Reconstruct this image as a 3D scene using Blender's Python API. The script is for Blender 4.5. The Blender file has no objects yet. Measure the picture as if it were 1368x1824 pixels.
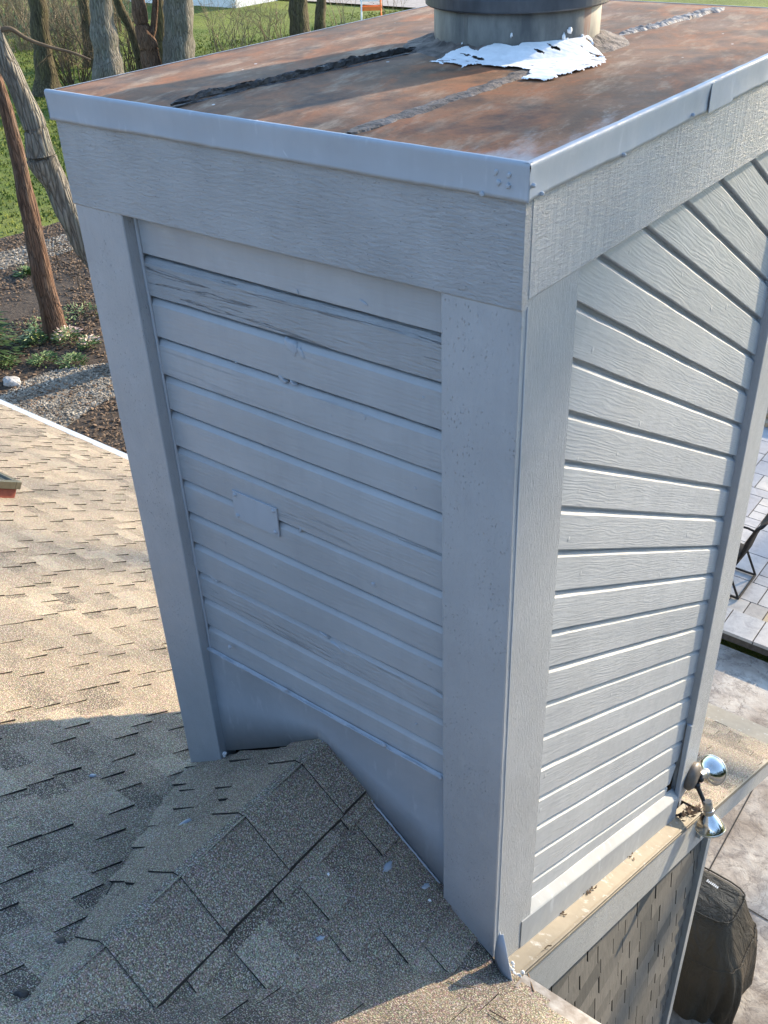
import bpy, bmesh, math, random
from mathutils import Vector, Matrix, noise
random.seed(7)
R = math.radians
S = bpy.context.scene
COL = S.collection
# ------------------------------------------------------------------ camera
F_PX, YAW, PIT, ROLL = 1771.34, 0.67752, 0.98117, -0.04284
CAM = Vector((0.98200, -1.71401, 0.52090))
MR = Matrix.Rotation(YAW, 3, 'Z') @ Matrix.Rotation(PIT, 3, 'X') @ Matrix.Rotation(ROLL, 3, 'Z')
cd = bpy.data.cameras.new('camera'); cam = bpy.data.objects.new('camera', cd); COL.objects.link(cam)
cam.matrix_world = Matrix.Translation(CAM) @ MR.to_4x4()
cd.sensor_width = 36; cd.sensor_fit = 'VERTICAL'; cd.sensor_height = 36; cd.lens = F_PX / 1824 * 36
cd.clip_start = 0.05; cd.clip_end = 900
S.camera = cam
# ------------------------------------------------------------------ light
SUN_EL = 19.0
SUN_AZ = 14.0                                   # degrees from +Y towards +X
w = bpy.data.worlds.new('World'); S.world = w; w.use_nodes = True
wn = w.node_tree; bg = wn.nodes['Background']
sky = wn.nodes.new('ShaderNodeTexSky'); sky.sky_type = 'NISHITA'; sky.sun_disc = False
sky.sun_elevation = R(SUN_EL); sky.sun_rotation = R(SUN_AZ); sky.air_density = 1.0; sky.dust_density = 0.3; sky.ozone_density = 1.6
wn.links.new(sky.outputs[0], bg.inputs[0]); bg.inputs[1].default_value = 0.15
sl = bpy.data.lights.new('sun', 'SUN'); sl.energy = 3.1; sl.angle = R(0.5); sl.color = (1.0, 0.80, 0.55)
so = bpy.data.objects.new('sun', sl); COL.objects.link(so)
sdir = Vector((math.sin(R(SUN_AZ)) * math.cos(R(SUN_EL)), math.cos(R(SUN_AZ)) * math.cos(R(SUN_EL)), math.sin(R(SUN_EL))))
so.rotation_euler = (-sdir).to_track_quat('-Z', 'Y').to_euler(); so.location = (5, 10, 8)
S.view_settings.view_transform = 'Standard'; S.view_settings.look = 'None'
S.view_settings.exposure = 2.0; S.view_settings.gamma = 1
S.render.engine = 'CYCLES'

# ------------------------------------------------------------------ measuring helpers (photo pixel -> point on a real plane)
def ray(u, v):
    return MR @ Vector(((u - 684) / F_PX, -(v - 912) / F_PX, -1.0))
def on(u, v, P, N):
    d = ray(u, v); N = Vector(N); t = (Vector(P) - CAM).dot(N) / d.dot(N); return CAM + d * t
def onz(u, v, z): return on(u, v, (0, 0, z), (0, 0, 1))
GZ = -7.5
TAN = math.tan(R(30)); RZ = -2.664
RN = Vector((0, TAN, 1)).normalized()
def roofz(y): return RZ - TAN * y
def onroof(u, v): return on(u, v, (0, 0, RZ), RN)

# ------------------------------------------------------------------ node helper
class G:
    def __init__(s, name):
        s.m = bpy.data.materials.new(name); s.m.use_nodes = True; s.t = s.m.node_tree
        s.b = s.t.nodes['Principled BSDF']; s._co = None
    def n(s, ty, **k):
        x = s.t.nodes.new(ty)
        for a, b in k.items(): setattr(x, a, b)
        return x
    def set(s, sock, v):
        if isinstance(v, bpy.types.NodeSocket): s.t.links.new(v, sock)
        elif isinstance(v, (tuple, list)) and len(v) == 3 and sock.type == 'RGBA': sock.default_value = (*v, 1)
        else: sock.default_value = v
    def co(s, scale=(1, 1, 1), rot=(0, 0, 0), off=None):
        if s._co is None: s._co = s.n('ShaderNodeTexCoord').outputs['Object']
        m = s.n('ShaderNodeMapping'); s.set(m.inputs[0], s._co)
        m.inputs['Rotation'].default_value = rot
        q = s.n('ShaderNodeVectorMath', operation='MULTIPLY'); s.set(q.inputs[0], m.outputs[0]); q.inputs[1].default_value = scale
        o = q.outputs[0]
        if off is not None:
            a = s.n('ShaderNodeVectorMath', operation='ADD'); s.set(a.inputs[0], o); s.set(a.inputs[1], off); o = a.outputs[0]
        return o
    def noise(s, vec, scale=5, detail=4, rough=.55, dist=0):
        x = s.n('ShaderNodeTexNoise'); s.set(x.inputs['Vector'], vec)
        for k, v in (('Scale', scale), ('Detail', detail), ('Roughness', rough), ('Distortion', dist)): x.inputs[k].default_value = v
        return x.outputs[0]
    def voro(s, vec, scale=5, feature='F1', out='Distance', rnd=1):
        x = s.n('ShaderNodeTexVoronoi', feature=feature); s.set(x.inputs['Vector'], vec); x.inputs['Scale'].default_value = scale
        x.inputs['Randomness'].default_value = rnd
        return x.outputs[out]
    def wave(s, vec, scale, dist, detail=2, ds=1, direction='X', droug=.5):
        x = s.n('ShaderNodeTexWave', bands_direction=direction); s.set(x.inputs[0], vec)
        x.inputs['Scale'].default_value = scale; x.inputs['Distortion'].default_value = dist
        x.inputs['Detail'].default_value = detail; x.inputs['Detail Scale'].default_value = ds; x.inputs['Detail Roughness'].default_value = droug
        return x.outputs[1]
    def ramp(s, f, stops):
        x = s.n('ShaderNodeValToRGB'); s.set(x.inputs[0], f); e = x.color_ramp.elements
        while len(e) < len(stops): e.new(.5)
        for i, (p, c) in enumerate(stops):
            e[i].position = p; e[i].color = (c, c, c, 1) if not isinstance(c, (tuple, list)) else (*c, 1)
        return x.outputs[0]
    def mix(s, f, a, b, mode='MIX'):
        x = s.n('ShaderNodeMix', data_type='RGBA', blend_type=mode); s.set(x.inputs[0], f); s.set(x.inputs[6], a); s.set(x.inputs[7], b); return x.outputs[2]
    def math(s, op, a, b=0.0, clamp=False):
        x = s.n('ShaderNodeMath', operation=op, use_clamp=clamp); s.set(x.inputs[0], a); s.set(x.inputs[1], b); return x.outputs[0]
    def attr(s, name): return s.n('ShaderNodeAttribute', attribute_name=name).outputs['Fac']
    def bump(s, h, st=1, dist=.002, nrm=None):
        x = s.n('ShaderNodeBump'); x.inputs['Strength'].default_value = st; x.inputs['Distance'].default_value = dist
        s.set(x.inputs['Height'], h)
        if nrm is not None: s.set(x.inputs['Normal'], nrm)
        return x.outputs[0]
    def out(s, color, rough=.6, nrm=None, metal=0, spec=.5):
        s.set(s.b.inputs['Base Color'], color); s.set(s.b.inputs['Roughness'], rough); s.b.inputs['Metallic'].default_value = metal
        s.b.inputs['Specular IOR Level'].default_value = spec
        if nrm is not None: s.set(s.b.inputs['Normal'], nrm)
        return s.m

PAINT = (.342, .366, .388)
def paint(name, kind, axis='x', ang=0.0, tint=PAINT, rough=.36):
    """painted wood / metal. axis = grain direction (x or y); ang tilts the grain about X for the diagonal boards."""
    g = G(name)
    rnd = g.attr('tone'); off = g.n('ShaderNodeCombineXYZ')
    g.set(off.inputs[0], g.math('MULTIPLY', rnd, 37.0)); g.set(off.inputs[1], g.math('MULTIPLY', rnd, 17.0)); g.set(off.inputs[2], g.math('MULTIPLY', rnd, 53.0)); off = off.outputs[0]
    big = g.noise(g.co(), 3.5, 4, .6)
    col = g.mix(g.ramp(big, [(.3, 0), (.7, 1)]), tuple(c * .90 for c in tint), tuple(c * 1.07 for c in tint)); col = g.mix(g.ramp(g.noise(g.co((1, 1, .12)), 26, 4, .6), [(.5, 0), (.75, .22)]), col, tuple(c * .72 for c in tint)); col = g.mix(g.ramp(g.noise(g.co(), 14, 5, .7), [(.58, 0), (.72, .2)]), col, tuple(c * 1.25 for c in tint))
    col = g.mix(g.math('MULTIPLY', rnd, .35), col, tuple(c * .86 for c in tint))
    st = {'x': (1, 8, 8), 'y': (8, 1, 8), 'z': (8, 8, 1)}[axis]
    rot = (ang, 0, 0)
    if kind == 'siding':
        c1 = g.co(tuple(a * 1.0 for a in st), rot, off)
        grain = g.wave(g.co(tuple(a * .9 for a in st), rot, off), 3.2 if axis == 'x' else 3.9, 13 if axis == 'y' else 9, 2.5, 1.2, {'x': 'Z', 'y': 'Z', 'z': 'X'}[axis], .45)
        fine = g.noise(c1, 9, 5, .65)
        gm = g.math('MULTIPLY', grain, g.ramp(g.noise(g.co(), 3.0, 2), [(.35, .25), (.65, 1)])); nrm = g.bump(gm, .34 if axis == 'y' else .3, .0012); nrm = g.bump(fine, .6, .0035 if axis == 'x' else .0025, nrm)
        crack = g.noise(g.co(tuple(1.0 if a == 1 else 26 for a in st), rot, off), 1.5, 4, .6, .5)
        cm = g.ramp(crack, [(.58, 0), (.60, 1), (.62, 0)])
        rg = g.attr('worn'); cm = g.math('MULTIPLY', cm, rg)
        wn_ = g.noise(g.co(tuple(a * 2 for a in st), rot, off), 7, 6, .7)
        nrm = g.bump(g.math('MULTIPLY', wn_, rg), .9, .010, nrm)
        nrm = g.bump(g.math('MULTIPLY', cm, -1.0), .8, .006, nrm)
        col = g.mix(g.math('MULTIPLY', cm, .4), col, (.07, .075, .08))
        blob = g.voro(g.co((1, 1, 1), rot), 9); nrm = g.bump(g.ramp(blob, [(0, 1), (.09, 0)]), .7, .003, nrm)
    elif kind == 'rough':                       # rough sawn board
        c1 = g.co(tuple(a * 1.0 for a in st), rot)
        f1 = g.noise(g.co(tuple(1 + (a - 1) * .45 for a in st), rot), 34, 6, .7, .6)
        f2 = g.noise(g.co(), 160, 2, .6)
        sp = g.voro(g.co(tuple(1 + (a - 1) * .1 for a in st), rot), 75)
        f1 = g.math('MULTIPLY', f1, g.ramp(g.noise(g.co(), 5, 3), [(.3, .45), (.65, 1)])); nrm = g.bump(f1, .9, .009 if axis == 'x' else .0065); nrm = g.bump(g.ramp(sp, [(0, 1), (.22, 0)]), .75, .0022, nrm); nrm = g.bump(f2, .35, .001, nrm)
        saw = g.noise(g.co((30, 30, 1) if axis == 'y' else (1, 1, 1)), 2.2, 2, .5)
        if axis == 'y': nrm = g.bump(saw, .6, .004, nrm)
        pit = g.voro(g.co(), 28); col = g.mix(g.ramp(pit, [(.03, .7), (.06, 0)]), col, (.10, .11, .115))
    elif kind == 'speck':                       # post with paint nibs
        f1 = g.noise(g.co(tuple(1 + (a - 1) * .3 for a in st), rot), 30, 5, .65)
        sp = g.voro(g.co(tuple(1 + (a - 1) * .14 for a in st), rot), 62); msk = g.noise(g.co(), 9, 2)
        h = g.math('MULTIPLY', g.ramp(sp, [(0, 1), (.25, 0)]), g.ramp(msk, [(.42, 0), (.6, 1)]))
        nrm = g.bump(f1, .6, .0032); nrm = g.bump(h, .9, .004, nrm)
        nib = g.noise(g.co(), 210, 2, .5); nrm = g.bump(g.ramp(nib, [(.61, 0), (.74, 1)]), .5, .0022, nrm); pit = g.voro(g.co(), 16); col = g.mix(g.ramp(pit, [(.025, .3), (.045, 0)]), col, (.10, .11, .115))
    elif kind == 'deep':                        # deeply weathered, grain standing up
        f1 = g.noise(g.co(tuple(a * 1.0 for a in st), rot), 22, 6, .75)
        f2 = g.noise(g.co(tuple(1 + (a - 1) * .5 for a in st), rot), 60, 4, .75)
        nrm = g.bump(f1, .7, .004); nrm = g.bump(f2, .8, .0042, nrm)
        col = g.mix(g.ramp(f1, [(.30, .4), (.40, 0)]), col, (.16, .17, .175))
    else:                                       # sheet metal
        d = g.noise(g.co(), 6, 3, .5); f = g.noise(g.co(), 60, 4, .6)
        nrm = g.bump(d, .4, .006); nrm = g.bump(f, .25, .0012, nrm)
        dr = g.noise(g.co((1, 1, .25)), 24, 4, .6); col = g.mix(g.ramp(dr, [(.60, 0), (.72, .4)]), col, (.52, .56, .60)); sc_ = g.noise(g.co((6, 6, 1), (0, R(35), 0)), 5, 5, .75); col = g.mix(g.ramp(sc_, [(.66, 0), (.69, .35)]), col, (.60, .64, .68))
    rr = g.ramp(g.noise(g.co(), 22, 3), [(.3, rough - .08), (.7, rough + .12)])
    return g.out(col, rr, nrm, spec=.35)

M = {}
M['sid_l'] = paint('painted_siding', 'siding', 'x')
M['sid_r'] = paint('painted_diagonal_siding', 'siding', 'y', R(30))
M['rough_x'] = paint('rough_sawn_painted', 'rough', 'x')
M['rough_y'] = paint('rough_sawn_painted_side', 'rough', 'y')
M['speck'] = paint('painted_post', 'speck', 'z')
M['deep'] = paint('weathered_post', 'deep', 'z')
M['metal'] = paint('painted_metal', 'metal', 'z', tint=(.335, .375, .42), rough=.5)
M['ledge'] = paint('ledge_metal', 'metal', 'z', tint=(.19, .172, .138), rough=.6)
M['white'] = paint('white_metal', 'metal', 'z', tint=(.78, .78, .76), rough=.35)
M['fascia'] = paint('fascia_board', 'speck', 'y', tint=(.34, .35, .345))

def simple(name, c1, c2, scale=8, rough=.7, bump=.3, dist=.003, stretch=(1, 1, 1), metal=0, detail=5, spec=.4, contrast=(.35, .65)):
    g = G(name); f = g.noise(g.co(stretch), scale, detail, .6)
    return g.out(g.mix(g.ramp(f, [(contrast[0], 0), (contrast[1], 1)]), c1, c2), rough, g.bump(f, bump, dist) if bump else None, metal, spec)

M['tar'] = simple('tar', (.018, .017, .017), (.05, .045, .042), 30, .55, .8, .01)
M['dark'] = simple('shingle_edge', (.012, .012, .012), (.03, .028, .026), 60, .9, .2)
M['sealwhite'] = simple('white_sealant', (.72, .73, .73), (.84, .85, .85), 30, .5, .4, .004)
M['rustrib'] = simple('old_sealant', (.10, .09, .085), (.30, .29, .28), 26, .7, .9, .015)
M['chrome'] = simple('reflector_glass', (.50, .49, .46), (.72, .71, .68), 9, .16, .12, metal=1)
M['sling'] = simple('dark_sling', (.014, .012, .011), (.03, .025, .022), 30, .8, .2, spec=.15)
M['glassrim'] = simple('lamp_rim', (.55, .54, .45), (.7, .68, .6), 20, .15, .1, metal=.6)
M['bronze'] = simple('bronze_plate', (.10, .085, .07), (.15, .13, .11), 20, .45, .15)
M['black'] = simple('black_plastic', (.012, .012, .013), (.022, .022, .022), 20, .4, .1)
M['alu'] = simple('brushed_socket', (.38, .38, .38), (.5, .5, .5), 30, .3, .1, metal=.9)
M['wire'] = simple('dark_metal', (.02, .019, .018), (.035, .032, .03), 20, .7, .1, spec=.15)
M['soil'] = simple('bed_soil', (.028, .020, .014), (.075, .055, .038), 14, .95, .9, .03, detail=8)
M['bark_dark'] = M['soil']

def mat_shingle(name='asphalt_shingle', warm=0.0):
    g = G(name); t = g.attr('tone')
    base = g.ramp(t, [(0, (.075, .061, .050)), (.3, (.135, .112, .088)), (.55, (.195, .162, .126)), (.8, (.245, .20, .148)), (1, (.30, .262, .20))])
    pat = g.noise(g.co(), 1.3, 3, .6)
    base = g.mix(g.ramp(pat, [(.4, 0), (.65, .7)]), base, (.24, .195, .145))
    gr = g.noise(g.co(), 225, 2, .7)
    c = g.mix(g.ramp(gr, [(.32, 1), (.49, 0)]), base, (.032, .031, .033))
    c = g.mix(g.ramp(gr, [(.55, 0), (.62, 1)]), c, (.56, .51, .41))
    vr = g.voro(g.co(), 190, out='Color'); c = g.mix(.28, c, g.mix(.5, vr, (.2, .19, .18)), 'OVERLAY')
    st = g.noise(g.co(), 4, 4, .6); c = g.mix(g.ramp(st, [(.55, 0), (.75, .35)]), c, (.09, .08, .068))
    n = g.bump(gr, .7, .0016); n = g.bump(g.noise(g.co(), 25, 3), .25, .004, n)
    return g.out(c, .92, n, spec=.2)
M['shingle'] = mat_shingle()

def mat_rust():
    g = G('rusted_sheet'); c0 = g.co((1, .75, 1), (0, 0, .25))
    a = g.noise(c0, 3.2, 8, .66, .7); b = g.noise(g.co((1, .6, 1), (0, 0, .2)), 5.5, 9, .72, .6); d = g.noise(g.co((1.6, .5, 1), (0, 0, -.15)), 7, 7, .7)
    c = g.mix(g.ramp(a, [(.36, 0), (.60, 1)]), (.095, .062, .040), (.25, .125, .065))
    c = g.mix(g.ramp(b, [(.49, 0), (.63, .8)]), c, (.31, .125, .058))
    c = g.mix(g.ramp(d, [(.51, 0), (.68, .7)]), c, (.38, .29, .20))
    e = g.noise(c0, 3.1, 6, .65); c = g.mix(g.ramp(e, [(.52, 0), (.64, .8)]), c, (.050, .044, .040))
    f = g.noise(g.co(), 90, 4, .7); c = g.mix(g.ramp(f, [(.3, .35), (.5, 0)]), c, (.05, .035, .028))
    w2 = g.voro(g.co(), 8, out='Distance'); c = g.mix(g.ramp(w2, [(.03, .9), (.045, 0)]), c, (.7, .7, .68))
    # pale overspray along the painted rims
    sp = g.attr('rim'); rim = g.math('ADD', sp, g.math('MULTIPLY', g.math('SUBTRACT', d, .5), 1.3))
    c = g.mix(g.ramp(rim, [(.6, 0), (1.0, .8)]), c, (.30, .31, .33))
    n = g.bump(b, .3, .006); n = g.bump(f, .35, .0016, n)
    return g.out(c, g.ramp(b, [(.3, .62), (.7, .85)]), n, spec=.18)
M['rust'] = mat_rust()
def mat_pipe():
    g = G('galvanised_pipe'); a = g.noise(g.co((1, 1, .35)), 14, 6, .65); b = g.voro(g.co(), 30, out='Color')
    c = g.mix(g.ramp(a, [(.35, 0), (.68, 1)]), (.065, .07, .07), (.19, .19, .17))
    s = g.noise(g.co((1, 1, .12)), 11, 4, .6); c = g.mix(g.ramp(s, [(.63, 0), (.68, .9)]), c, (.14, .05, .035))
    return g.out(c, .55, g.bump(a, .3, .003), 0)
M['pipe'] = mat_pipe()
M['hood'] = simple('hood_paint', (.045, .052, .06), (.09, .10, .11), 12, .42, .2, .002, (1, 1, .4))

def mat_grass():
    g = G('lawn_grass'); a = g.noise(g.co(), .35, 6, .65); b = g.noise(g.co(), 2.2, 6, .7); d = g.noise(g.co(), 22, 5, .75)
    c = g.mix(g.ramp(a, [(.38, 0), (.6, 1)]), (.10, .145, .018), (.185, .22, .04))
    c = g.mix(g.ramp(b, [(.5, 0), (.68, .7)]), c, (.15, .15, .05)); c = g.mix(g.ramp(d, [(.35, .7), (.55, 0)]), c, (.03, .06, .01))
    sp = g.noise(g.co(), 60, 2, .5); c = g.mix(g.ramp(sp, [(.66, 0), (.7, .8)]), c, (.4, .38, .3))
    return g.out(c, .9, g.bump(d, .9, .05), spec=.2)
M['grass'] = mat_grass()
def mat_concrete():
    g = G('stamped_concrete'); a = g.noise(g.co(), 1.4, 7, .65, .4); b = g.noise(g.co(), 6, 8, .7, .3); v = g.voro(g.co(off=(0, 0, 0)), 2.2, 'DISTANCE_TO_EDGE')
    c = g.mix(g.ramp(a, [(.38, 0), (.62, 1)]), (.21, .175, .14), (.42, .39, .34)); c = g.mix(g.ramp(b, [(.33, .8), (.52, 0)]), c, (.12, .10, .09))
    r = g.noise(g.co(), 2.6, 5, .6, 1.2); rg = g.ramp(r, [(.485, 0), (.5, 1), (.515, 0)]); c = g.mix(g.math('MULTIPLY', rg, .6), c, (.09, .075, .065))
    return g.out(c, .75, g.bump(b, .6, .02, g.bump(rg, -.5, .02)), spec=.35)
M['concrete'] = mat_concrete()
def mat_paver():
    g = G('paver_stone'); t = g.attr('tone'); a = g.noise(g.co(), 7, 7, .7, .5)
    c = g.ramp(t, [(0, (.30, .30, .31)), (.4, (.40, .39, .38)), (.7, (.46, .43, .38)), (.95, (.34, .31, .27)), (1, (.42, .33, .20))])
    c = g.mix(g.ramp(a, [(.3, .5), (.55, 0)]), c, (.20, .19, .18)); return g.out(c, .8, g.bump(a, .6, .012), spec=.3)
M['paver'] = mat_paver()
def mat_bark(name, c1, c2, c3, sc=1.0, depth=.03):
    g = G(name); cc = g.co((1, 1, .11))
    w_ = g.noise(g.co((1, 1, .3)), 5 * sc, 4, .6); a = g.noise(cc, 13 * sc, 6, .7, .6); v = g.voro(g.mix(.12, cc, g.n('ShaderNodeTexNoise').outputs[1]), 19 * sc, 'DISTANCE_TO_EDGE')
    c = g.mix(g.ramp(a, [(.35, 0), (.62, 1)]), c1, c2); c = g.mix(g.ramp(w_, [(.5, 0), (.68, .75)]), c, c3)
    c = g.mix(g.ramp(v, [(.0, .7), (.12, 0)]), c, tuple(x * .35 for x in c1))
    h = g.math('ADD', g.math('MULTIPLY', g.ramp(v, [(0, 0), (.25, 1)]), 1.0), g.math('MULTIPLY', a, .8))
    return g.out(c, .9, g.bump(h, 1, depth), spec=.2)
M['bark_grey'] = mat_bark('bark_grey', (.11, .10, .085), (.23, .215, .19), (.17, .18, .15))
M['bark_red'] = mat_bark('bark_red', (.085, .052, .038), (.21, .125, .085), (.16, .12, .095), 1.3, .02)
M['bark_olive'] = mat_bark('bark_olive', (.05, .042, .028), (.12, .105, .065), (.13, .12, .05))
M['twig_tan'] = simple('twig_tan', (.16, .12, .07), (.30, .24, .15), 3, .9, 0)
M['twig_brown'] = simple('twig_brown', (.06, .045, .03), (.13, .095, .06), 3, .9, 0)
M['shake'] = (lambda g: g.out(g.mix(g.ramp(g.noise(g.co((7, 7, .8)), 9, 6, .7, .8), [(.35, 0), (.65, 1)]),
      g.mix(g.attr('tone'), (.066, .066, .062), (.12, .115, .105)), g.mix(g.attr('tone'), (.10, .098, .09), (.175, .168, .152))), .8,
      g.bump(g.noise(g.co((7, 7, .8)), 9, 6, .7, .8), .4, .003), spec=.3))(G('cedar_look_shake'))
M['cover'] = (lambda g: g.out(g.mix(g.ramp(g.noise(g.co(), 3, 4), [(.3, 0), (.7, 1)]), (.075, .057, .036), (.105, .080, .052)), .62, g.bump(g.noise(g.co((1.6, 1.6, .5)), 5, 5, .6, 1.2), .9, .05, g.bump(g.noise(g.co(), 40, 3), .3, .004)), spec=.3))(G('cover_cloth'))
M['chip'] = simple('gravel_stone', (.17, .145, .11), (.38, .34, .275), 3, .9, 0)
M['leaf_litter'] = simple('leaf_litter', (.07, .045, .028), (.22, .15, .095), 5, .9, 0)
M['green_leaf'] = simple('green_leaf', (.03, .07, .015), (.09, .16, .04), 6, .6, 0)
M['lime_leaf'] = simple('lime_bloom', (.30, .38, .10), (.55, .60, .30), 9, .6, 0)
M['pink_bloom'] = simple('pink_bloom', (.45, .30, .28), (.62, .52, .42), 9, .6, 0)
M['conifer'] = simple('conifer_needles', (.012, .035, .010), (.04, .085, .02), 6, .8, 0)
M['rock'] = simple('pale_rock', (.28, .27, .25), (.50, .48, .45), 8, .85, .8, .03)
M['redcurb'] = simple('red_curb', (.20, .05, .035), (.28, .08, .05), 12, .6, .2)
M['bronzeframe'] = simple('bronze_frame', (.12, .11, .08), (.17, .155, .115), 12, .3, .1, metal=.5)
M['skyglass'] = simple('skylight_glass', (.05, .06, .06), (.07, .08, .08), 2, .05, 0, spec=.9)
M['houseside'] = simple('white_siding', (.62, .64, .66), (.74, .75, .76), 4, .6, .2)
M['orange'] = simple('orange_plastic', (.75, .16, .03), (.85, .22, .05), 6, .5, 0)
M['plank'] = simple('tan_plank', (.28, .20, .12), (.42, .32, .21), 6, .8, .4, .006, (8, 1, 8))
M['road'] = simple('road_surface', (.24, .22, .20), (.34, .31, .28), 3, .9, .3)
M['roofdark'] = simple('far_roof', (.10, .09, .085), (.16, .15, .14), 6, .9, .2)
M['winglass'] = simple('window_glass', (.03, .035, .04), (.05, .055, .06), 2, .05, 0, spec=.8)

# ------------------------------------------------------------------ object helpers
def tag(o, label=None, cat=None, group=None, kind=None):
    if label: o['label'] = label
    if cat: o['category'] = cat
    if group: o['group'] = group
    if kind: o['kind'] = kind
    return o
def empty(name, loc, label, cat, group=None):
    o = bpy.data.objects.new(name, None); COL.objects.link(o); o.location = loc; o.empty_display_size = .2
    return tag(o, label, cat, group)
def parent(o, p):
    if p is not None:
        o.parent = p; l = Vector((0, 0, 0)); q = p
        while q is not None: l += q.location; q = q.parent
        o.location = -l
    return o
class MB:
    """mesh builder in world coordinates with per-face material index and float attributes"""
    def __init__(s): s.v = []; s.f = []; s.mi = []; s.tone = []; s.worn = []; s.rim = None
    def face(s, pts, mi=0, tone=.5, worn=0.0):
        n = len(s.v); s.v.extend([tuple(p) for p in pts]); s.f.append(list(range(n, n + len(pts)))); s.mi.append(mi); s.tone.append(tone); s.worn.append(worn)
    def grid(s, rows, mi=0, tone=.5, worn=0.0, close=False):
        n = len(s.v); W = len(rows[0])
        for r in rows: s.v.extend([tuple(p) for p in r])
        for i in range(len(rows) - 1):
            for j in range(W if close else W - 1):
                k = (j + 1) % W
                s.f.append([n + i * W + j, n + i * W + k, n + (i + 1) * W + k, n + (i + 1) * W + j]); s.mi.append(mi); s.tone.append(tone); s.worn.append(worn)
    def box(s, a, b, mi=0, tone=.5):
        x0, y0, z0 = a; x1, y1, z1 = b
        s.obox(Vector((x0, y0, z0)), Vector((x1 - x0, 0, 0)), Vector((0, y1 - y0, 0)), Vector((0, 0, z1 - z0)), mi, tone)
    def obox(s, o, a, b, c, mi=0, tone=.5, smi=None):
        o, a, b, c = map(Vector, (o, a, b, c)); smi = mi if smi is None else smi
        n = len(s.v); s.v.extend([tuple(p) for p in (o, o + a, o + a + b, o + b, o + c, o + a + c, o + a + b + c, o + b + c)])
        for q, m in (([0, 3, 2, 1], mi), ([4, 5, 6, 7], mi), ([0, 1, 5, 4], smi), ([1, 2, 6, 5], smi), ([2, 3, 7, 6], smi), ([3, 0, 4, 7], smi)):
            s.f.append([n + i for i in q]); s.mi.append(m); s.tone.append(tone); s.worn.append(0)
    def tube(s, pts, rad, seg=8, mi=0, tone=.5, cap=True, nz=0.0, seed=0):
        pts = [Vector(p) for p in pts]; rows = []
        up = Vector((.13, .21, .97)); 
        for i, p in enumerate(pts):
            d = (pts[min(i + 1, len(pts) - 1)] - pts[max(i - 1, 0)]).normalized()
            a = d.cross(up if abs(d.dot(up)) < .95 else Vector((1, 0, 0))).normalized(); b = d.cross(a)
            r = rad[i] if isinstance(rad, (list, tuple)) else rad
            row = []
            for j in range(seg):
                t = 2 * math.pi * j / seg; q = a * math.cos(t) + b * math.sin(t)
                k = 1 + (nz * noise.noise(p * 1.7 + q * .9 + Vector((seed, 0, 0))) if nz else 0)
                row.append(p + q * r * k)
            rows.append(row)
        s.grid(rows, mi, tone, 0, True)
        if cap: s.face(rows[0][::-1], mi, tone); s.face(rows[-1], mi, tone)
    def lathe(s, prof, o, axis, seg=32, mi=0):
        o = Vector(o); ax = Vector(axis).normalized(); a = ax.orthogonal().normalized(); b = ax.cross(a)
        s.grid([[o + ax * h + (a * math.cos(2 * math.pi * j / seg) + b * math.sin(2 * math.pi * j / seg)) * r for j in range(seg)] for h, r in prof], mi, .5, 0, True)
    def build(s, name, mats, par=None, clip=(), smooth=False, merge=False, bevel=0, auto=None):
        me = bpy.data.meshes.new(name); me.from_pydata(s.v, [], s.f)
        for m in (mats if isinstance(mats, (list, tuple)) else [mats]): me.materials.append(M[m] if isinstance(m, str) else m)
        me.polygons.foreach_set('material_index', s.mi)
        for nm, arr in (('tone', s.tone), ('worn', s.worn)):
            at = me.attributes.new(nm, 'FLOAT', 'FACE'); at.data.foreach_set('value', arr)
        if s.rim is not None:
            at = me.attributes.new('rim', 'FLOAT', 'POINT'); at.data.foreach_set('value', s.rim)
        if clip or merge or bevel:
            bm = bmesh.new(); bm.from_mesh(me)
            if merge: bmesh.ops.remove_doubles(bm, verts=bm.verts, dist=1e-5)
            if bevel: bmesh.ops.bevel(bm, geom=bm.edges[:], offset=bevel, segments=2, affect='EDGES', profile=.6)
            for co, no in clip:                                # keep the side the normal points away from
                bmesh.ops.bisect_plane(bm, geom=bm.verts[:] + bm.edges[:] + bm.faces[:], plane_co=Vector(co), plane_no=Vector(no), clear_outer=True)
            bm.to_mesh(me); bm.free()
        if smooth: me.polygons.foreach_set('use_smooth', [True] * len(me.polygons))
        o = bpy.data.objects.new(name, me); COL.objects.link(o)
        return parent(o, par)
def fbm(x, y, z=0): return noise.fractal(Vector((x, y, z)), 1.0, 2.0, 4)

# ------------------------------------------------------------------ the ground
def sheet(name, poly, z, m):
    mb = MB(); mb.face([(x, y, z) for x, y in poly]); return tag(mb.build(name, m), kind='structure')
def disc_ground():
    mb = MB(); rows = []
    rr = [0, 6, 12, 20, 30, 42, 56, 75, 100, 150, 300, 700]
    for r in rr:
        row = []
        for j in range(72):
            t = 2 * math.pi * j / 72; x, y = r * math.cos(t) - 5, r * math.sin(t)
            row.append((x, y, GZ + (0 if r < 14 else .25 * fbm(x * .04, y * .04) * min(1, (r - 14) / 20))))
        rows.append(row)
    mb.grid(rows, close=True); return tag(mb.build('lawn', 'grass', merge=True, smooth=True), kind='structure')
disc_ground()
def pz(pts, z=GZ): return [tuple(onz(u, v, z)[:2]) for u, v in pts]
bed = pz([(-250, 520), (-60, 455), (0, 443), (60, 428), (130, 405), (260, 350), (420, 330)]) + [(-9.0, 14.5), (-4, 14.5), (-4, -2), (-26, -2), (-26, 6)]
sheet('mulch_bed', bed, GZ + .25, 'soil')
mb = MB()
for i in range(60):
    pass
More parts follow.
